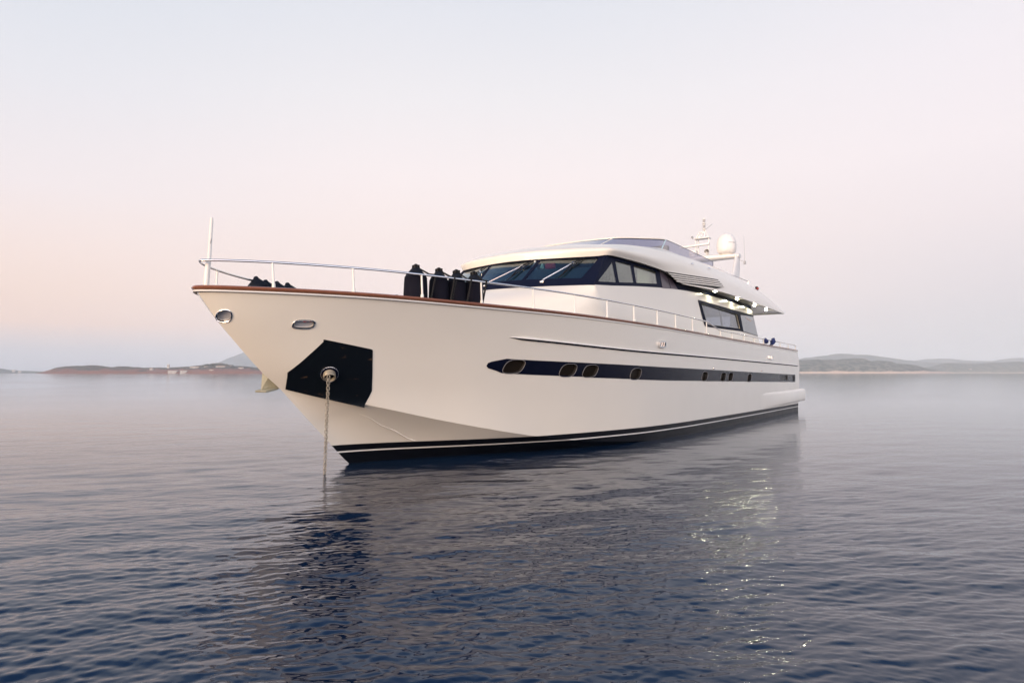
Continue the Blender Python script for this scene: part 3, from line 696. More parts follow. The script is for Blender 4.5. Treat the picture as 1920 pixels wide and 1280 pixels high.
hp = rounded([(-1.341, 2.132), (-.556, 1.985), (-.337, 1.304), (-.372, chz(-.372) + .012)], [.05, .03, .0, .0]) + [(-.6, chz(-.6) + .012), (-.85, chz(-.85) + .012), (-1.1, chz(-1.1) + .012), (-1.30, chz(-1.30) + .012), (-1.415, 1.34), (-1.552, 1.611)]
mb = MB(); sheet(mb, hp, [], hullfn, .006, -.004, (.08, .12)); mb.build('chafe_panel', hawse_mat(), yacht)
hs, hz = -1.035, 1.585; hn = side_n(hs, hz); ax = Vector(V(*hn))
mb = MB(); mb.lathe([(.145, .0), (.146, .012), (.139, .016), (.134, .012), (.132, .0)], 32, hullfn(hs, hz, .003), ax)
hawse = mb.build('hawse_pipe', CH, yacht)
mb = MB(); mb.lathe([(.133, .0), (.132, .012), (.100, .016), (.098, .0)], 32, hullfn(hs, hz, .003), ax); mb.build('flange', M['navy'], hawse)
ax2 = (ax + Vector((0, 0, -.55))).normalized()
mb = MB(); mb.lathe([(.100, -.06), (.100, .035), (.099, .050), (.093, .055), (.086, .048), (.083, .0), (.080, -.10), (0, -.11)], 28, Vector(hullfn(hs, hz - .01, .02)), ax2); mb.build('pipe_lip', mat('worn_cream_steel', (.52, .45, .34), .3, metal=.5, noise=(18, .3)), hawse)
# ---------------------------------------------------------------- spray rails on the bottom
def bottom_pt(s_, z_):
    """point on the port bottom (below the chine) at height z, nearest station"""
    best = None
    for t in np.linspace(0, .5, 160):
        r_ = hull_ring(t)[:9]
        for a, b in zip(r_[:-1], r_[1:]):
            if (a[2] - z_)*(b[2] - z_) <= 0 and abs(a[2] - b[2]) > 1e-6:
                q = a + (b - a)*((z_ - a[2])/(b[2] - a[2])); d = abs(q[0] - s_)
                if best is None or d < best[0]: best = (d, q)
    return best[1]
for name, line in (('spray_rail', [(-.28, .91), (-.07, .82), (.22, .68), (.49, .57), (.81, .42), (.95, .372), (1.0, .352)]),):
    for sg in (1, -1):
        mb = MB(); rows = []
        for i, (s_, z_) in enumerate(line):
            q = bottom_pt(s_, z_); e = .1 if i in (0, 6) else min(.75, .2 + .11*i)
            nrm = np.array([-.45, .72, -.53]); nrm /= np.linalg.norm(nrm)
            b = [q + np.array([0, 0, .020*e]), q + nrm*.020*e + np.array([0, 0, .008*e]), q + nrm*.020*e - np.array([0, 0, .006*e]), q - np.array([0, 0, .020*e])]
            rows.append([V(x[0], sg*x[1], x[2]) for x in b])
        mb.grid(rows); mb.build(name, GEL, yacht, sharp=25)
# ---------------------------------------------------------------- quarter fairings and swim platform
for sg in (1, -1):
    mb = MB(); rows = []
    for s in np.linspace(15.2, 23.38, 60):
        e = np.clip((s - 15.2)/6.5, 0, 1); d = .12*e*e*(3 - 2*e); b = min(float(s), 22.2); sh = np.clip((s - 15.2)/8, 0, 1)
        zt, zb = .84 + .05*sh, .335 + .085*sh; row = []
        for z, f in ((zt + .05, -.06), (zt + .035, .12), (zt, .72), (zt - .06, 1.0), (zb + .07, 1.0), (zb + .02, .92), (zb, .72), (zb - .005, -.06)):
            row.append(V(float(s), sg*(side_p(b, max(z, .3)) + d*f - .014*(1 - min(1, e*3)) if f > 0 else side_p(b, max(z, .3)) - .02), z))
        rows.append(row)
    mb.grid(rows); mb.f.append(tuple(len(mb.v) - 8 + i for i in range(8))); mb.m.append(0); mb.build('quarter_fairing', GEL, yacht, sharp=50)
mb = MB(); mb.box(V(22.95, 0, .66), (.9, 6.0, .46), bev=.05); mb.build('swim_platform', GEL, yacht, sharp=40)
# ---------------------------------------------------------------- deckhouse: white walls
def wallfn(sg):
    def f(s, z, off): return V(s, sg*(wall_p(s, z) + off), z)
    return f
def bandfn(sg):
    def f(s, z, off): return V(s, sg*(band_p(s, z) + off), z)
    return f
SAL = rounded([(11.774, 3.715), (12.258, 3.088), (15.898, 3.15), (15.607, 3.632)], [.10, .10, .08, .10])
unit = rounded([(11.547, 3.80), (12.02, 3.022)], 0)[:0] + rounded([(11.547, 3.802), (12.048, 3.022), (15.95, 3.075), (18.19, 3.0), (17.70, 3.765)], [.06, .16, 0, .02, .02])
top_line = [(float(s), float(wb_z(s)) + .004) for s in np.linspace(17.585, 5.05, 40)]
wall_poly = [(5.9, 2.40), (18.58, 2.40), (18.21, 2.984), (17.71, 3.765)] + top_line
walls = []
def grow(poly, d):
    c = Vector((sum(p[0] for p in poly)/len(poly), sum(p[1] for p in poly)/len(poly)))
    return [tuple(c + (Vector(p) - c)*(1 + d)) for p in poly]
for sg in (1, -1):
    mb = MB(); sheet(mb, wall_poly, [grow(SAL, .012)], wallfn(sg), 0, -.06, (.5, .3)); w = mb.build('cabin_side', GEL, yacht, sharp=30); walls.append(w)
    mb = MB(); sheet(mb, unit, [SAL], wallfn(sg), .010, .002, (.5, .3)); uo = mb.build('saloon_window', M['bandnavy'], yacht)
    mb = MB(); sheet(mb, grow(SAL, .01), [], wallfn(sg), -.022, -.030, (.6, .4)); mb.build('pane', M['salonpane'], uo)
    mb = MB(); sheet(mb, [(15.96, 3.655), (16.24, 3.085), (18.16, 3.012), (17.715, 3.71)], [], wallfn(sg), .016, .011, (.6, .4)); mb.build('quarter_panel', M['greyglass'], uo)
    mb = MB(); mb.tube([wallfn(sg)(x, y, .012) for x, y in SAL], .012, 6, closed=True); mb.build('frame', M['rubber'], uo)
    if sg > 0:
        mb = MB()
        for k in range(7): sheet(mb, [(16.72 + k*.09, 3.575 - .012*k), (16.78 + k*.09, 3.568 - .012*k), (16.785 + k*.09, 3.605 - .012*k + .01*(k % 2)), (16.725 + k*.09, 3.612 - .012*k)], [], wallfn(sg), .020, .015)
        mb.build('name_lettering', mat('pinkish_letters', (.50, .38, .34), .4), uo)
mb = MB(); rows = []
for v in np.linspace(0, 1, 14):
    row = []; se = 5.9 + (5.05 - 5.9)*v; sc0 = 2.95 + (4.32 - 2.95)*v - .28*math.sin(math.pi*v**1.3); zz = 2.40 + (3.555 - 2.40)*v; pe = wall_p(se, zz); w_ = .95*(1 - v**9)
    for th in np.linspace(-math.pi/2, math.pi/2, 61):
        x = math.sin(th); fr = (1 - w_)*x*x + w_*(1 - max(0, 1 - abs(x)**2.3)**.55)
        row.append(V(sc0 + (se - sc0)*fr, x*pe, 2.40 + (float(shield(x*2.31, 0)[2]) - 2.40)*v))
    rows.append(row)
mb.grid(rows); mb.build('cabin_front', GEL, yacht, sharp=60)
mb = MB(); rows = []
for i, s in enumerate(np.linspace(.45, 4.3, 20)):
    u = (s - .45)/3.85; w = 1.25*min(1, (u*2.2)**.5 + .15); h_ = 2.62 + .50*(u*1.9 if u < .35 else .665 + (u - .35)*.62)
    rows.append([V(float(s), w*math.cos(a), 2.42 + (h_ - 2.42)*math.sin(a)**.55) for a in np.linspace(0, math.pi, 21)])
mb.grid(rows); mb.f.append(tuple(range(21))); mb.m.append(0); mb.build('foredeck_sunpad', M['gel_in'], yacht, sharp=50)
mb = MB(); mb.box(V(1.05, .05, 3.06), (.20, .14, .05), bev=.015); mb.tube([V(.98, .02, 3.07), V(1.1, .1, 3.10)], .014, 6); mb.build('hatch_handle', M['rubber'], yacht)
# ---------------------------------------------------------------- windscreen
def sfn(q, v, off):
    a = np.array(shield(q, v)); b = np.array(shield(q + .01, v)); c = np.array(shield(q, v + .01)); n = np.cross(b - a, c - a); n = n/np.linalg.norm(n)
    if n[0] > 0: n = -n
    return V(*(a + n*off))
wp = [rounded([(-.66, .25), (.66, .25), (.74, .92), (-.74, .92)], .03), rounded([(.74, .25), (1.99, .22), (2.17, .90), (.82, .92)], .03), rounded([(-.74, .25), (-.82, .92), (-2.17, .90), (-1.99, .22)], .03)]
mb = MB(); sheet(mb, [(-2.31, 0), (2.31, 0), (2.33, 1.02), (-2.33, 1.02)], wp, sfn, 0, -.04, (.15, .25)); ws = mb.build('windscreen', M['bandnavy'], yacht, sharp=30)
for w_ in wp:
    mb = MB(); sheet(mb, grow(w_, .012), [], sfn, -.008, -.016, (.15, .3)); mb.build('pane', M['pane'], ws)
def wiper(b, j, t0, t1):
    mb = MB()
    for d in (0, .035): mb.tube([sfn(b[0] + d, b[1] - d*.25, .03), sfn(b[0] + d + .03, b[1] + .02, .07), sfn(j[0] + d*.4, j[1], .06)], .0075, 6)
    mb.box(sfn(b[0] + .02, b[1], .02), (.09, .09, .05), bev=.01); mb.tube([sfn(j[0] - .01, j[1], .075), sfn(j[0] + .01, j[1], .015)], .02, 8)
    o = mb.build('wiper', CH, ws)
    mb = MB(); m0 = (j[0], j[1])
    mb.tube([sfn(t0[0], t0[1], .02), sfn(t1[0], t1[1], .02)], .012, 6)
    for u in (.25, .5, .75):
        x, y = t0[0] + (t1[0] - t0[0])*u, t0[1] + (t1[1] - t0[1])*u
        mb.tube([sfn(x, y, .02), sfn(lerp_poly(x, j[0], .35), lerp_poly(y, j[1], .35), .055)], .010, 5)
    mb.tube([sfn(lerp_poly(t0[0], t1[0], .2), lerp_poly(t0[1], t1[1], .2), .05), sfn(j[0], j[1], .06), sfn(lerp_poly(t0[0], t1[0], .85), lerp_poly(t0[1], t1[1], .85), .05)], .014, 6)
    mb.build('wiper_blade', M['rubber'], o)
wiper((1.19, .12), (1.68, .68), (1.52, .23), (1.84, .86)); wiper((-.27, .12), (.46, .68), (.28, .24), (.64, .88)); wiper((-1.5, .12), (-.95, .68), (-1.2, .24), (-.82, .9))
# ---------------------------------------------------------------- side windows in the dark band
tri = rounded([(5.22, 3.66), (6.10, 3.728), (6.23, 4.25)], [.05, .03, .03])
w2 = rounded([(6.225, 3.745), (7.06, 3.825), (7.20, 4.315), (6.385, 4.295)], .03)
w3 = rounded([(7.185, 3.836), (8.545, 3.958), (8.66, 4.325), (7.355, 4.32)], .03)
botl = [(float(s), float(wb_z(s))) for s in np.linspace(5.02, 17.56, 36)]; topl = [(float(s), float(wt_z(s)) + .01) for s in np.linspace(17.56, 6.0, 30)]
for sg in (1, -1):
    mb = MB(); sheet(mb, botl + topl, [tri, w2, w3], bandfn(sg), 0, -.05, (.4, .3)); bo = mb.build('side_window_band', M['bandnavy'], yacht, sharp=30)
    for w_ in (tri, w2, w3):
        mb = MB(); sheet(mb, grow(w_, .02), [], bandfn(sg), -.010, -.018, (.5, .4)); mb.build('pane', M['sidepane'], bo)
    mb = MB(); sheet(mb, [(8.78, 3.865), (9.92, 3.952), (9.72, 4.20), (9.15, 4.34), (8.92, 4.345)], [], bandfn(sg), .010, .003, (.4, .3)); mb.build('plum_panel', M['plum'], bo)
    mb = MB(); sheet(mb, [(9.36, 3.92), (9.39, 3.922), (9.42, 4.25), (9.39, 4.25)], [], bandfn(sg), .014, .010); mb.build('panel_joint', M['rubber'], bo)
# ---------------------------------------------------------------- inside the deckhouse
mb = MB(); mb.box(V(11.3, 0, 2.62), (13.0, 4.5, .06)); mb.build('cabin_floor', M['darkin'], yacht)
mb = MB(); mb.box(V(9.95, .0, 3.5), (.06, 4.4, 1.75)); mb.build('wheelhouse_bulkhead', M['beige'], yacht)
mb = MB(); rows = [[V(4.62 + .135*q*q + a, q, z) for q in np.linspace(-2.1, 2.1, 15)] for a, z in ((0, 3.55), (.34, 4.03), (1.0, 4.05), (1.05, 3.3))]
mb.grid(rows); mb.build('dashboard', M['darkin'], yacht)
for p in (.75, -.75):
    mb = MB(); mb.box(V(7.7, p, 3.70), (.16, .62, 1.0), Matrix.Rotation(R(8), 3, 'Y'), bev=.06); mb.box(V(7.4, p, 3.30), (.6, .6, .16), bev=.05); mb.build('helm_seat', M['darkin'], yacht)
def curtain(s0, s1, p, z0, z1, n=10, amp=.03):
    mb = MB(); rows = []
    for z in (z0, z1): rows.append([V(s0 + (s1 - s0)*i/(n*4), p + amp*math.sin(i*math.pi/2), z) for i in range(n*4 + 1)])
    mb.grid(rows); return mb.build('curtain', M['curtain'], yacht, sharp=80)
for sg in (1, -1):
    curtain(11.6, 12.75, sg*2.26, 2.7, 3.9); curtain(15.3, 16.2, sg*2.26, 2.7, 3.8, 7)
    curtain(7.95, 8.95, sg*2.05, 3.2, 4.34, 8)
mb = MB(); mb.box(V(13.6, 1.2, 2.98), (.7, .8, .66), bev=.08); mb.box(V(13.92, 1.2, 3.25), (.16, .8, .5), bev=.06); mb.build('saloon_chair', M['darkin'], yacht)
mb = MB(); mb.box(V(14.9, -.4, 2.95), (.9, 1.1, .62), bev=.04); mb.build('saloon_cabinet', M['greyglass'], yacht)
mb = MB(); mb.grid([[V(17.62, 2.30, 4.15), V(17.62, -2.30, 4.15)], [V(17.66, 2.36, 3.76), V(17.66, -2.36, 3.76)], [V(18.16, 2.40, 2.98), V(18.16, -2.40, 2.98)], [V(18.5, 2.43, 2.42), V(18.5, -2.43, 2.42)]]); ab = mb.build('aft_bulkhead', M['salonpane'], yacht)
for p in (-2.3, -1.15, 0, 1.15, 2.3): mb = MB(); mb.tube([V(17.60, p, 4.16), V(18.16, p*1.03, 2.98), V(18.5, p*1.05, 2.42)], .035, 6); mb.build('mullion', M['rubber'], ab)
# ---------------------------------------------------------------- flybridge moulding: rings given on the port half, mirrored
ANCH = {
 'lip_in': [(5.33,0,4.36),(5.55,1.15,4.365),(5.92,1.82,4.37),(6.12,2.10,4.395),(7.4,2.20,4.40),(9.0,2.26,4.38),(10.2,2.30,4.24),(12.6,2.32,4.19),(15.5,2.33,4.15),(18,2.33,4.10),(20.15,2.33,4.00)],
 'lip': [(5.22,0,4.33),(5.46,1.18,4.335),(5.82,1.87,4.36),(6.09,2.16,4.385),(7.4,2.27,4.395),(9.0,2.34,4.36),(10.2,2.42,4.14),(12.6,2.71,4.15),(15.5,2.83,4.10),(18,2.89,4.05),(20.15,2.92,3.985)],
 'edge': [(5.15,0,4.31),(5.40,1.20,4.315),(5.76,1.91,4.34),(6.05,2.20,4.38),(7.4,2.31,4.39),(9.0,2.39,4.35),(10.2,2.50,4.11),(12.6,2.79,4.12),(15.5,2.91,4.065),(18,2.96,4.015),(20.2,2.98,3.965)],
 'bulge': [(5.13,0,4.46),(5.38,1.22,4.47),(5.74,1.95,4.49),(6.08,2.27,4.52),(7.4,2.38,4.56),(9.0,2.44,4.58),(10.2,2.50,4.60),(12.6,2.70,4.54),(15.5,2.84,4.38),(18,2.92,4.19),(20.25,2.98,3.99)],
 'crest': [(5.45,0,4.64),(5.70,1.15,4.65),(6.08,1.82,4.665),(6.45,2.10,4.70),(7.6,2.24,4.80),(9.0,2.27,4.91),(10.2,2.27,4.99),(12.6,2.33,5.02),(15.5,2.46,4.92),(18,2.66,4.62),(20.22,2.95,4.03)],
 'top': [(7.40,0,5.01),(7.75,1.05,5.02),(8.45,1.62,5.04),(9.50,2.10,5.075),(10.0,2.11,5.08),(10.8,2.11,5.09),(11.8,2.10,5.11),(13.9,2.12,5.15),(16,2.27,5.03),(18.2,2.50,4.70),(20.15,2.90,4.05)],
 'coam': [(7.55,0,4.98),(7.88,1.0,4.99),(8.55,1.55,5.0),(9.55,2.0,5.03),(10.1,2.0,5.04),(10.9,2.0,5.05),(11.9,1.98,5.07),(13.95,2.0,5.11),(16,2.14,4.99),(18.1,2.36,4.68),(20.0,2.80,4.05)],
 'well': [(7.9,0,4.55),(8.2,.9,4.55),(8.8,1.45,4.55),(9.7,1.88,4.5),(10.3,1.9,4.45),(11,1.9,4.4),(12,1.88,4.38),(14,1.9,4.38),(16,2.0,4.36),(18,2.2,4.32),(19.9,2.5,4.03)],
}
def ring_fn(name):
    a = ANCH[name]; k = len(a); xs = list(range(-(k-1), k))
    full_ = [(s, -p, z) for s, p, z in a[:0:-1]] + a
    fs = [pchip(xs, [q[i] for q in full_]) for i in range(3)]
    return lambda u: np.array([float(fs[0](u)), float(fs[1](u)), float(fs[2](u))])
RF = {k_: ring_fn(k_) for k_ in ANCH}
us = np.linspace(-10, 10, 241)
def outer_pt(u, w):
    """w 0 edge, 1 bulge, 2 crest, 3 top; smooth in between"""
    q = [RF[n](u) for n in ('edge', 'bulge', 'crest', 'top')]
    return np.array([float(pchip([0, 1, 2, 3], [x[i] for x in q])(w)) for i in range(3)])
ws_ = np.concatenate([np.linspace(0, 2, 13), np.linspace(2, 3, 8)[1:]])
mb = MB()
outer_rows = [[outer_pt(u, w) for u in us] for w in ws_]
rows = [[V(*q) for q in r_] for r_ in outer_rows]
mb.grid(rows)
mb.grid([[V(*RF[n](u)) for u in us] for n in ('top', 'coam', 'well')])
mb.grid([[V(*RF[n](u)) for u in us] for n in ('edge', 'lip', 'lip_in')])
half = [u for u in us if u >= 0]
for nm in ('well', 'lip_in'):
    mb.grid([[V(*RF[nm](u)) for u in half], [V(RF[nm](u)[0], 0, RF[nm](u)[2]) for u in half], [V(*RF[nm](-u)) for u in half]])
endp = [outer_pt(10, w) for w in (0, 1, 2, 3)] + [RF['coam'](10), RF['well'](10)]
mb.grid([[V(*q) for q in [RF['lip_in'](10), RF['lip'](10)] + endp], [V(q[0], -q[1], q[2]) for q in [RF['lip_in'](10), RF['lip'](10)] + endp]])
fly = mb.build('flybridge', GEL, yacht, sharp=38)
# flank surface as p(s, z)
_OS = np.array([[q for q in r_] for r_ in outer_rows])[:, 121:]
def flank_p(s, z):
    ps, zs = [], []
    for r_ in _OS:
        ps.append(np.interp(s, r_[:, 0], r_[:, 1])); zs.append(np.interp(s, r_[:, 0], r_[:, 2]))
    k = int(np.argmax(np.array(zs) > z)) if max(zs) > z else len(zs) - 1
    return float(np.interp(z, zs[:k+1], ps[:k+1]))
def flankfn(sg):
    def f(s, z, off): return V(s, sg*(flank_p(s, z) + off), z)
    return f
for sg in (1, -1):
    mb = MB(); sheet(mb, [(9.05, 4.345), (12.55, 4.50), (12.95, 4.30), (12.3, 4.19), (9.72, 4.13)], [], flankfn(sg), .012, -.004, (.4, .2)); lo = mb.build('air_intake', M['rubber'], yacht)
    for k in range(4):
        f0, f1 = (k + .36)/4, (k + .92)/4; mbx = MB()
        L0, L1 = (lerp_poly(9.10, 9.72, f0), lerp_poly(4.335, 4.13, f0)), (lerp_poly(9.10, 9.72, f1), lerp_poly(4.335, 4.13, f1))
        Rr0, Rr1 = (lerp_poly(12.62, 12.98, f0), lerp_poly(4.50, 4.30, f0)), (lerp_poly(12.62, 12.98, f1), lerp_poly(4.50, 4.30, f1))
        Md0, Md1 = (lerp_poly(L0[0], Rr0[0], .88), lerp_poly(L0[1], Rr0[1], .80)), (lerp_poly(L1[0], Rr1[0], .88), lerp_poly(L1[1], Rr1[1], .80))
        sheet(mbx, [L0, Md0, Rr0, Rr1, Md1, L1], [], flankfn(sg), .030, .010, (.4, .5)); mbx.build('slat', GEL, lo)
# ---------------------------------------------------------------- flybridge wind deflector
VT = [(8.40,0,5.315),(8.52,1.10,5.315),(9.02,1.66,5.335),(9.85,2.09,5.375),(10.4,2.10,5.375),(11.2,2.09,5.37),(12.2,2.08,5.36),(14.05,2.09,5.325)]
VB = [(7.42,0,5.00),(7.77,1.05,5.01),(8.47,1.62,5.03),(9.52,2.10,5.065),(10.02,2.11,5.07),(10.8,2.11,5.08),(11.8,2.10,5.10),(13.95,2.12,5.14)]
def vfn(a):
    k = len(a); xs = list(range(-(k-1), k)); fl = [(s, -p, z) for s, p, z in a[:0:-1]] + a
    fs = [pchip(xs, [q[i] for q in fl]) for i in range(3)]
    return lambda u: np.array([float(fs[0](u)), float(fs[1](u)), float(fs[2](u))])
vt, vb = vfn(VT), vfn(VB)
defl = None
mb = MB(); mb.tube([V(*vt(u)) for u in np.linspace(-3, 3, 61)], .020, 8); defl = mb.build('wind_deflector', GEL, yacht, sharp=60)
for a, b in ((-7, -3.05), (-2.95, -1.05), (-.97, .97), (1.05, 2.95), (3.05, 7)):
    mb = MB(); uu = np.linspace(a, b, 26); th = .006
    r0 = [vb(u) for u in uu]; r1 = [vt(u) for u in uu]
    mb.grid([[V(*q) for q in r0], [V(*(lerp_poly(p_, q, .985))) for p_, q in zip(r0, r1)]]); mb.build('pane', M['venturi'], defl)
for sg in (1, -1):
    mb = MB(); mb.tube([V(*vt(sg*u)) for u in np.linspace(3, 7, 30)], .010, 6); mb.tube([V(*vt(sg*7)), V(*vb(sg*7))], .010, 6); mb.build('edge_trim', M['greyglass'], defl)
    mb = MB(); mb.tube([V(*vb(sg*1.01)), V(*vt(sg*1.01))], .016, 6); mb.build('mullion', M['whitemetal'], defl)
    mb = MB(); mb.tube([V(*vb(sg*3.0)), V(*vt(sg*3.0))], .022, 8); mb.build('mullion', mat('pale_blue_post', (.42, .56, .62), .2), defl)
mb = MB(); mb.tube([V(*(vt(u) - np.array([0, 0, .026]))) for u in np.linspace(-3, 3, 61)], .012, 6); mb.build('rubber_seal', M['rubber'], defl)
mb = MB(); mb.box(V(10.9, 1.45, 5.05), (.18, .62, .75), Matrix.Rotation(R(6), 3, 'Y'), bev=.05); mb.box(V(10.6, 1.45, 4.75), (.6, .6, .2), bev=.05); mb.build('flybridge_seat', M['beige'], yacht)
# deck fittings on the coaming
for s, z in ((10.9, 4.78), (12.3, 4.82)):
    mb = MB(); mb.lathe([(.03, 0), (.03, .03), (.012, .05), (0, .055)], 10, flankfn(1)(s, z, .0), V(0, 1, .3)); mb.build('stud', CH, yacht)
for s, z in ((17.75, 4.76), ):
    mb = MB(); mb.box(V(s, 2.55, z), (.14, .10, .16), bev=.03); o = mb.build('stern_light', M['rubber'], yacht); mb = MB(); mb.lathe([(.04, -.03), (.045, 0), (.04, .03)], 12, V(s - .05, 2.60, z), (0, 0, 1)); mb.build('lens', M['navred'], o)
# ---------------------------------------------------------------- lamps under the overhang
def soffit_z(s, p):
    a = np.array([RF['lip_in'](u) for u in np.linspace(5, 10, 80)]); b = np.array([RF['lip'](u) for u in np.linspace(5, 10, 80)])
    p0, z0, p1, z1 = np.interp(s, a[:, 0], a[:, 1]), np.interp(s, a[:, 0], a[:, 2]), np.interp(s, b[:, 0], b[:, 1]), np.interp(s, b[:, 0], b[:, 2])
    return float(z0 + (z1 - z0)*(p - p0)/(p1 - p0))
for sg in (1, -1):
    for s in (12.63, 14.99, 17.15, 18.84):
        z = soffit_z(s, 2.6)
        mb = MB(); mb.lathe([(.085, .012), (.085, -.004), (.078, -.014), (.050, -.014), (.047, .0)], 20, V(s, sg*2.6, z), (0, 0, 1)); o = mb.build('downlight', M['whitemetal'], yacht)
        mb = MB(); mb.lathe([(0, .0), (.045, -.0), (.046, -.012), (.042, -.022), (.030, -.032), (.014, -.036), (0, -.037)], 20, V(s, sg*2.6, z), (0, 0, 1)); mb.build('lamp_lens', M['lamp'], o)
# ---------------------------------------------------------------- radar arch and mast
WM = M['radome']
mb = MB(); rows = []
for p in np.linspace(-1.72, 1.72, 31):
    e = abs(p)/1.72; c = .62 - .22*e*e; h_ = .15 - .065*e; zc = 6.215 - .02*e
    rows.append([V(18.55 + c/2*math.cos(a), float(p), zc + h_*math.sin(a)) for a in np.linspace(0, 2*math.pi, 17)[:-1]])
mb.grid(rows, closed_v=True)
for o_ in (0, 30*16): mb.f.append(tuple(o_ + i for i in range(16))); mb.m.append(0)
arch = mb.build('radar_arch', WM, yacht, sharp=60)
for sg in (1, -1):
    mb = MB(); rows = []
    for s, p, z, c in ((18.55, 1.62, 6.24, .5), (18.5, 1.63, 6.0, .6), (18.3, 1.64, 5.55, .85), (18.0, 1.66, 5.1, 1.1), (17.6, 1.70, 4.3, 1.5)):
        rows.append([V(s + c/2*math.cos(a), sg*(p + .075*math.sin(a)), z) for a in np.linspace(0, 2*math.pi, 15)[:-1]])
    mb.grid(rows, closed_v=True); mb.build('arch_leg', WM, arch, sharp=60)
mb = MB(); mb.lathe([(.17, -.07), (.21, -.02), (.30, .0), (.355, .06), (.375, .16), (.378, .30), (.36, .47), (.315, .61), (.235, .72), (.13, .785), (0, .805)], 36, V(18.5, 1.22, 6.33))
dome = mb.build('satellite_dome', WM, yacht, sharp=50)
mb = MB(); mb.lathe([(.379, .30), (.380, .303), (.379, .306)], 36, V(18.5, 1.22, 6.33)); mb.build('seam', M['gel_in'], dome)
mb = MB()
for k in range(9):
    a = R(-128 + k*5.0 + (4 if k > 4 else 0)); mb.box(V(18.5 + .379*math.cos(a + R(60)), 1.22 + .379*math.sin(a + R(60)) if False else 1.22 - .379*math.sin(a), 6.33 + .36) if False else V(18.5 + .371*math.cos(R(150) - R(k*5 + (3 if k > 4 else 0))), 1.22 + .371*math.sin(R(150) - R(k*5 + (3 if k > 4 else 0))), 6.71), (.022, .022, .030 if k % 3 else .022), Matrix.Rotation(-(R(150) - R(k*5)), 3, 'Z'))
mb.build('dome_lettering', M['greymark'], dome)
# open-array scanner
mb = MB(); mb.lathe([(.16, 0), (.15, .10), (.10, .14), (.07, .20), (.07, .25)], 20, V(18.5, -.12, 6.33)); mb.box(V(18.5, -.12, 6.48), (.34, .30, .2), bev=.05); scn = mb.build('radar_scanner', WM, yacht, sharp=45)
mb = MB(); mb.box(V(18.45, -.06, 6.765), (.13, 1.22, .085), Matrix.Rotation(R(-2), 3, 'X'), bev=.03); mb.build('scanner_bar', WM, scn, sharp=45)
# horn
mb = MB(); mb.lathe([(.03, .32), (.035, .1), (.06, .02), (.095, -.02), (.10, -.03)], 20, V(18.4, .45, 6.47), V(1, -.35, 0)); mb.box(V(18.55, .42, 6.40), (.1, .1, .12), bev=.02); hn_ = mb.build('horn', WM, yacht, sharp=50)
mb = MB(); mb.lathe([(.0, -.022), (.088, -.024), (.094, -.030)], 20, V(18.4, .45, 6.47), V(1, -.35, 0)); mb.build('horn_mouth', M['rubber'], hn_)
# signal mast
mb = MB()
mb.box(V(18.5, .26, 7.03), (.34, .62, .035), bev=.01)
for p in (-.02, .52): mb.tube([V(18.5, p, 6.75 if p > .2 else 6.55), V(18.5, p, 7.02)], .022, 8)
mb.tube([V(18.5, .50, 6.3), V(18.5, .50, 7.02)], .022, 8); mb.tube([V(18.6, .05, 6.3), V(18.6, .05, 7.02)], .022, 8)
mb.tube([V(18.5, .34, 7.03), V(18.5, .345, 7.86)], [.026, .018], 8)
for a in (-1, 1): mb.tube([V(18.5, .34 + a*.17, 7.04), V(18.5, .34 + a*.10, 7.2), V(18.5, .345, 7.42)], .014, 6)
mast = mb.build('signal_mast', WM, yacht, sharp=50)
for z, m_ in ((7.50, M['greymark']), (7.72, M['greymark'])):
    mb = MB(); mb.lathe([(.075, -.10), (.075, -.07), (.05, -.06)], 14, V(18.47, .34, z)); mb.lathe([(.05, .055), (.07, .06), (.07, .085), (.03, .10)], 14, V(18.47, .34, z)); ml = mb.build('mast_light', WM, mast)
    mb = MB(); mb.lathe([(.048, -.06), (.05, 0), (.048, .055)], 14, V(18.47, .34, z)); mb.build('lens', m_, ml)
mb = MB(); mb.tube([V(18.5, .36, 7.36), V(18.5, .46, 7.43), V(18.45, .68, 7.56)], .009, 6); mb.lathe([(.03, -.02), (.03, .02)], 10, V(18.5, .34, 7.35)); mb.build('wind_vane', M['greymark'], mast)
mb = MB(); mb.tube([V(18.5, .02, 7.05), V(18.5, .05, 7.16), V(18.48, .16, 7.30), V(18.48, .26, 7.28), V(18.48, .28, 7.22)], .032, 8); mb.lathe([(.05, 0), (.06, .06), (.03, .12)], 12, V(18.48, .14, 7.05)); mb.build('antenna', WM, mast)
mb = MB(); mb.lathe([(.035, 0), (.045, .09), (.02, .11)], 10, V(18.4, -.09, 7.06), V(-.5, -.5, .7)); mb.build('searchlight', M['greymark'], mast)
mb = MB(); mb.tube([V(18.5, 1.92, 5.86), V(18.5, 1.92, 6.0), V(18.5, 1.90, 6.95)], [.012, .008, .004], 6); mb.tube([V(18.55, 1.65, 6.05), V(18.5, 1.92, 5.94)], .008, 6); mb.lathe([(.045, -.06), (.045, .06), (.02, .07)], 10, V(18.5, 1.92, 5.90)); mb.build('whip_antenna', M['greymark'], arch)
for p_ in (.95, .75): pass
mb = MB(); mb.tube([V(15.6, 1.95, 5.0), V(15.6, 1.95, 5.2), V(17.7, 2.25, 5.05), V(17.7, 2.25, 4.7)], .012, 6); mb.build('flybridge_rail', CH, yacht)
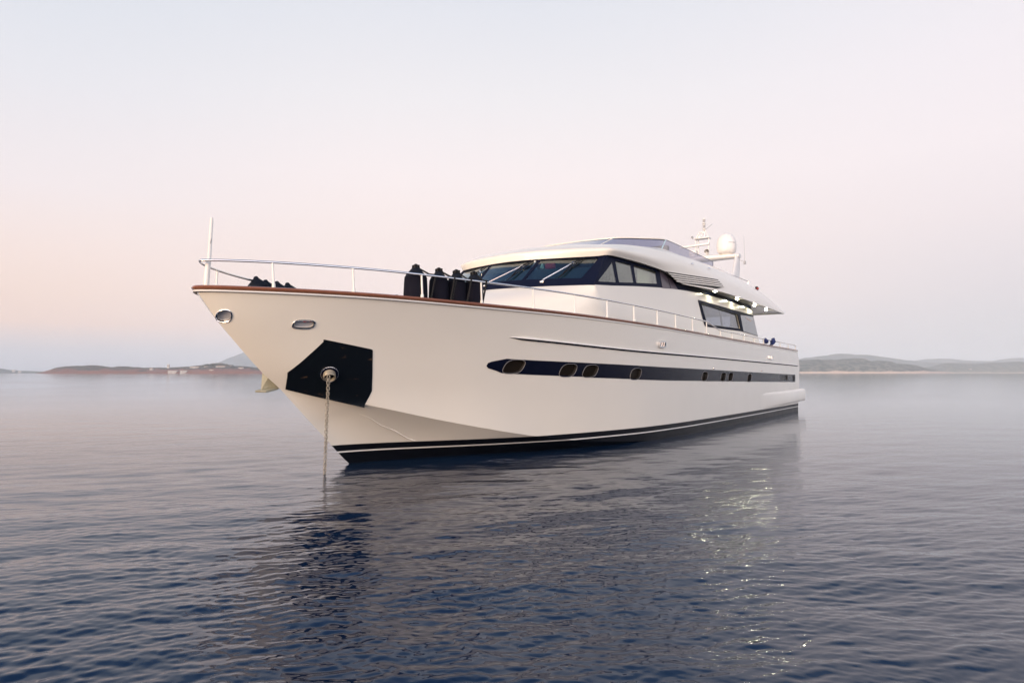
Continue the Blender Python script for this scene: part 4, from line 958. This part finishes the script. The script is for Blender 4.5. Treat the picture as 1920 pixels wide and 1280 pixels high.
# ================================================================ loose things on board
BM = Matrix.Translation(Vector(OB)) @ Matrix.Rotation(BYAW, 4, 'Z')
def thing(name, label, cat, s, p, z, group=None, rz=0.0, tilt=None):
    e = bpy.data.objects.new(name, None); COL.objects.link(e)
    e.matrix_world = BM @ Matrix.Translation(Vector(V(s, p, z))) @ Matrix.Rotation(rz, 4, 'Z') @ (tilt.to_4x4() if tilt is not None else Matrix())
    tag(e, label, cat, group); return e
def rope(mb, pts, r, pitch=.05, n=6):
    pts = [Vector(p) for p in pts]; fine = []
    for a, b in zip(pts[:-1], pts[1:]):
        k = max(2, int((b - a).length/.012))
        fine += [a.lerp(b, i/k) for i in range(k)]
    fine.append(pts[-1]); o = len(mb.v); mb.tube(fine, r, n, cap=False); run = mb.a.setdefault('run', [])
    d = 0.0
    for i, q in enumerate(fine):
        if i: d += (q - fine[i-1]).length
        run += [d/pitch + j/n for j in range(n)]
def fender(label, group, s, p, z0, h, r, rope_to=None, double=False, tilt=None, k=1.0):
    e = thing('fender', label, 'fender', s, p, z0, group, tilt=tilt)
    sh = h - .22*k
    mb = MB(); mb.lathe([(r*.55, 0), (r*.85, .03), (r, .10), (r*1.02, sh*.5), (r*.98, sh*.85), (r*.94, sh)], 26); mb.build('fender_cover', M['fender'], e, sharp=60)
    mb = MB(); mb.lathe([(r*.95, sh - .02), (r*.92, sh + .0), (r*.80, sh + .045*k), (r*.56, sh + .10*k), (r*.33, sh + .15*k), (.042, sh + .185*k), (.034, sh + .21*k), (.018, sh + .225*k), (0, sh + .227*k)], 22); mb.build('end_cap', M['fendercap'], e, sharp=60)
    mb = MB()
    if rope_to:
        ax_, ay_, az_ = rope_to                     # rail point relative to the fender base (s, p, z)
        top = Vector((.01, -.03, sh + .20))
        for k in ((0, .06) if double else (0,)):
            rl_ = Vector(V(ax_ + k, ay_, az_))
            rope(mb, [top, Vector((.03, -.06, sh + .14)), rl_.lerp(top, .3) + Vector((0, 0, -.02)), rl_ + Vector((0, 0, .026)), rl_ + Vector((-.012, -.03, .0)), rl_ + Vector((-.05 - k*.3, -.02, -.18)), rl_ + Vector((-.09 - k*.2, .0, -.40))], .016)
        rope(mb, [rl_ + Vector((.03*math.cos(a) , .028*math.sin(a)*1.0, .028*math.cos(a*1.0 + 1.5))) for a in np.linspace(0, 12, 24)], .014)
        # a knot of turns at the cap
        rope(mb, [Vector((.055*math.cos(a), .055*math.sin(a), sh + .15 + .004*a)) for a in np.linspace(0, 14, 40)], .014)
        mb.build('fender_rope', M['rope'], e, weld=False, sharp=180)
    return e
pl = ['leftmost of four navy fenders standing along the port bow rail, set apart behind a stanchion', 'navy fender second from the left at the port bow rail, with two ropes hanging', 'navy fender third from the left at the port bow rail, with one rope hanging', 'rightmost navy fender at the port bow rail, next to the white cabin front']
for i, (s, p) in enumerate(((.05, 1.52), (.47, 1.67), (.80, 1.79), (1.12, 1.93))):
    rp = float(sheer_p(s)) - .055; rz_ = float(sheer_z(s) + hi(s))
    fender(pl[i], 'fenders standing along the port bow rail', s, p, 2.63, .78 if i else .80, .172 if i else .20, (.10 if i else .18, rp - p - .0, rz_ - 2.63), double=(i == 1))
sl = ['navy fender nearest the bow, leaning at the far rail', 'navy fender second from the bow at the far rail, partly behind a white stanchion', 'navy fender third from the bow at the far rail', 'navy fender farthest from the bow at the far rail, with a light strap end']
for i, (s, p, z) in enumerate(((-.93, -1.24, 3.29), (-.74, -1.24, 3.25), (-.50, -1.24, 3.25), (-.27, -1.24, 3.25))):
    e = fender(sl[i], 'fenders lying along the far bow rail', s, p, z - .95 if False else 2.66, z + .04 - 2.66, .19, k=.75, tilt=Matrix.Rotation(R(-14), 3, 'Y'))
    mb = MB(); mb.tube([(-.13, -.08, z - 2.66 - .18), (-.04, -.13, z - 2.66 - .15), (.06, -.12, z - 2.66 - .10)], .007, 5); mb.build('strap', M['whitepl'], e)
# anchor chain: every second link turned
e = thing('anchor_chain', 'galvanised anchor chain hanging from the hawse pipe into the water', 'chain', -1.12, .735, 1.50)
mb = MB(); pitch = .043; n = 42
for k in range(n):
    c = Vector((-.0010*k, .0006*k, -k*pitch + .03)); tw = R(90*(k % 2) + 124 + 12*math.sin(k*.7)); lk = []
    for a in np.linspace(0, 2*math.pi, 17)[:-1]:
        x, z = .0225*math.cos(a), .024*math.sin(a) + (.013 if math.sin(a) > 0 else -.013)*min(1, abs(math.sin(a))*3)
        lk.append(c + Vector((x*math.cos(tw), x*math.sin(tw), z)))
    mb.tube(lk, .0062, 7, closed=True)
mb.build('chain_links', M['galv'], e, sharp=180)
# stowed anchor on the far side of the stem
e = thing('anchor', 'grey galvanised anchor stowed on the far side of the stem', 'anchor', -1.5, -.22, 1.38)
e.scale = (.72, .72, .72)
mb = MB(); mb.tube([V(.25, .12, .32), V(-.02, .02, .05), V(-.12, -.02, -.05)], [.030, .032, .040], 8); mb.build('shank', M['anchor'], e)
mb = MB()
mb.add([V(-.10, -.16, .34), V(-.05, .12, .36), V(.13, .14, -.04), V(.02, -.20, -.06), V(-.13, -.12, .30), V(-.20, -.06, -.08), V(-.30, .02, -.12), V(-.24, .20, -.07), V(-.04, .24, -.02), V(-.27, .05, -.15)], [(0, 1, 2, 3), (0, 3, 5), (0, 5, 1), (1, 5, 2)]); mb.build('fluke', M['anchor'], e, sharp=20)
mb = MB(); mb.box(V(-.12, .04, -.07), (.34, .40, .05), Matrix.Rotation(R(-12), 3, 'Y'), bev=.018); mb.build('crown_plate', M['anchor'], e)
# small things on the dashboard, seen through the windscreen
def dash(q): return V(5.12 + .135*q*q, q, 4.055)
def on_dash(q, back=0.0): return 5.10 + .135*q*q + back
e = thing('cushion', 'red cushion on the dashboard behind the windscreen', 'cushion', on_dash(.98, .12), .98, 4.05)
mb = MB(); mb.box((0, 0, .085), (.12, .27, .15), Matrix.Rotation(R(10), 3, 'Y'), bev=.045); mb.build('cushion_cover', M['red'], e, sharp=60)
e = thing('spray_bottle', 'blue and white bottle standing on the dashboard', 'bottle', on_dash(.62, .08), .62, 4.05)
mb = MB(); mb.lathe([(.05, 0), (.055, .02), (.055, .12), (.03, .17), (.02, .19)], 14); mb.build('bottle_body', M['bluepl'], e)
mb = MB(); mb.lathe([(.056, .03), (.057, .10)], 14); mb.build('paper_label', M['whitepl'], e); mb = MB(); mb.lathe([(.024, .185), (.024, .225), (0, .23)], 12); mb.build('cap', M['whitepl'], e)
e = thing('table_lamp', 'small pale cone shaped lamp between the bottle and the red cushion', 'lamp', on_dash(.80, .08), .80, 4.05)
mb = MB(); mb.lathe([(.055, 0), (.05, .012), (.010, .02), (.010, .04)], 14); mb.build('lamp_base', M['whitepl'], e); mb = MB(); mb.lathe([(.06, .04), (.02, .15), (0, .155)], 14); mb.build('lamp_shade', mat('pale_green_shade', (.62, .72, .58), .6), e)
# blue canvas bundles on the after rail
def bundle(label, s, z, dz, lean):
    p = float(sheer_p(s)) - .06; e = thing('canvas_bundle', label, 'canvas bundle', s, p, z, 'blue bundles tied on the after rail')
    mb = MB(); rows = []
    for i in range(9):
        u = i/8; r = (.045 + .05*math.sin(u*math.pi)*(1 + .25*math.sin(u*17 + s))) ; c = Vector((lean*u, -.02*math.sin(u*5), dz*u))
        rows.append([c + Vector((r*1.25*math.cos(a)*(1 + .15*math.sin(3*a + u*6)), r*math.sin(a), .25*r*math.sin(2*a))) for a in np.linspace(0, 2*math.pi, 13)[:-1]])
    mb.grid(rows, closed_v=True); mb.f.append(tuple(range(12))); mb.m.append(0); mb.f.append(tuple(range(96, 108))); mb.m.append(0); mb.build('canvas', M['bluecloth'], e, sharp=60)
    mb = MB(); mb.tube([Vector((lean*.5 + .10*math.cos(a), -.02 + .075*math.sin(a), dz*.5 + .012*a/3)) for a in np.linspace(0, 7, 22)], .008, 5); mb.build('lashing', M['rubber'], e)
bundle('smaller blue canvas bundle tied upright on the after rail', 16.85, 2.66, .19, .05); bundle('larger blue canvas bundle slung over the after rail nearer the stern', 17.75, 2.64, .27, .42)
# ================================================================ the air: thin haze over the sea
HAZE = 0.00009
if HAZE > 0:
    mb = MB(); mb.box((0, 7000, 209), (40000, 18000, 426)); hz_ = mb.build('haze', None)
    hz_.data.materials.clear()
    m = bpy.data.materials.new('sea_haze'); m.use_nodes = True; t = m.node_tree
    for n in list(t.nodes): t.nodes.remove(n)
    o = t.nodes.new('ShaderNodeOutputMaterial'); v = t.nodes.new('ShaderNodeVolumePrincipled')
    v.inputs['Color'].default_value = (.82, .92, 1.0, 1); v.inputs['Density'].default_value = HAZE; v.inputs['Anisotropy'].default_value = -.15
    t.links.new(v.outputs[0], o.inputs['Volume']); hz_.data.materials.append(m)
    tag(hz_, 'thin pale haze lying over the sea', kind='stuff')
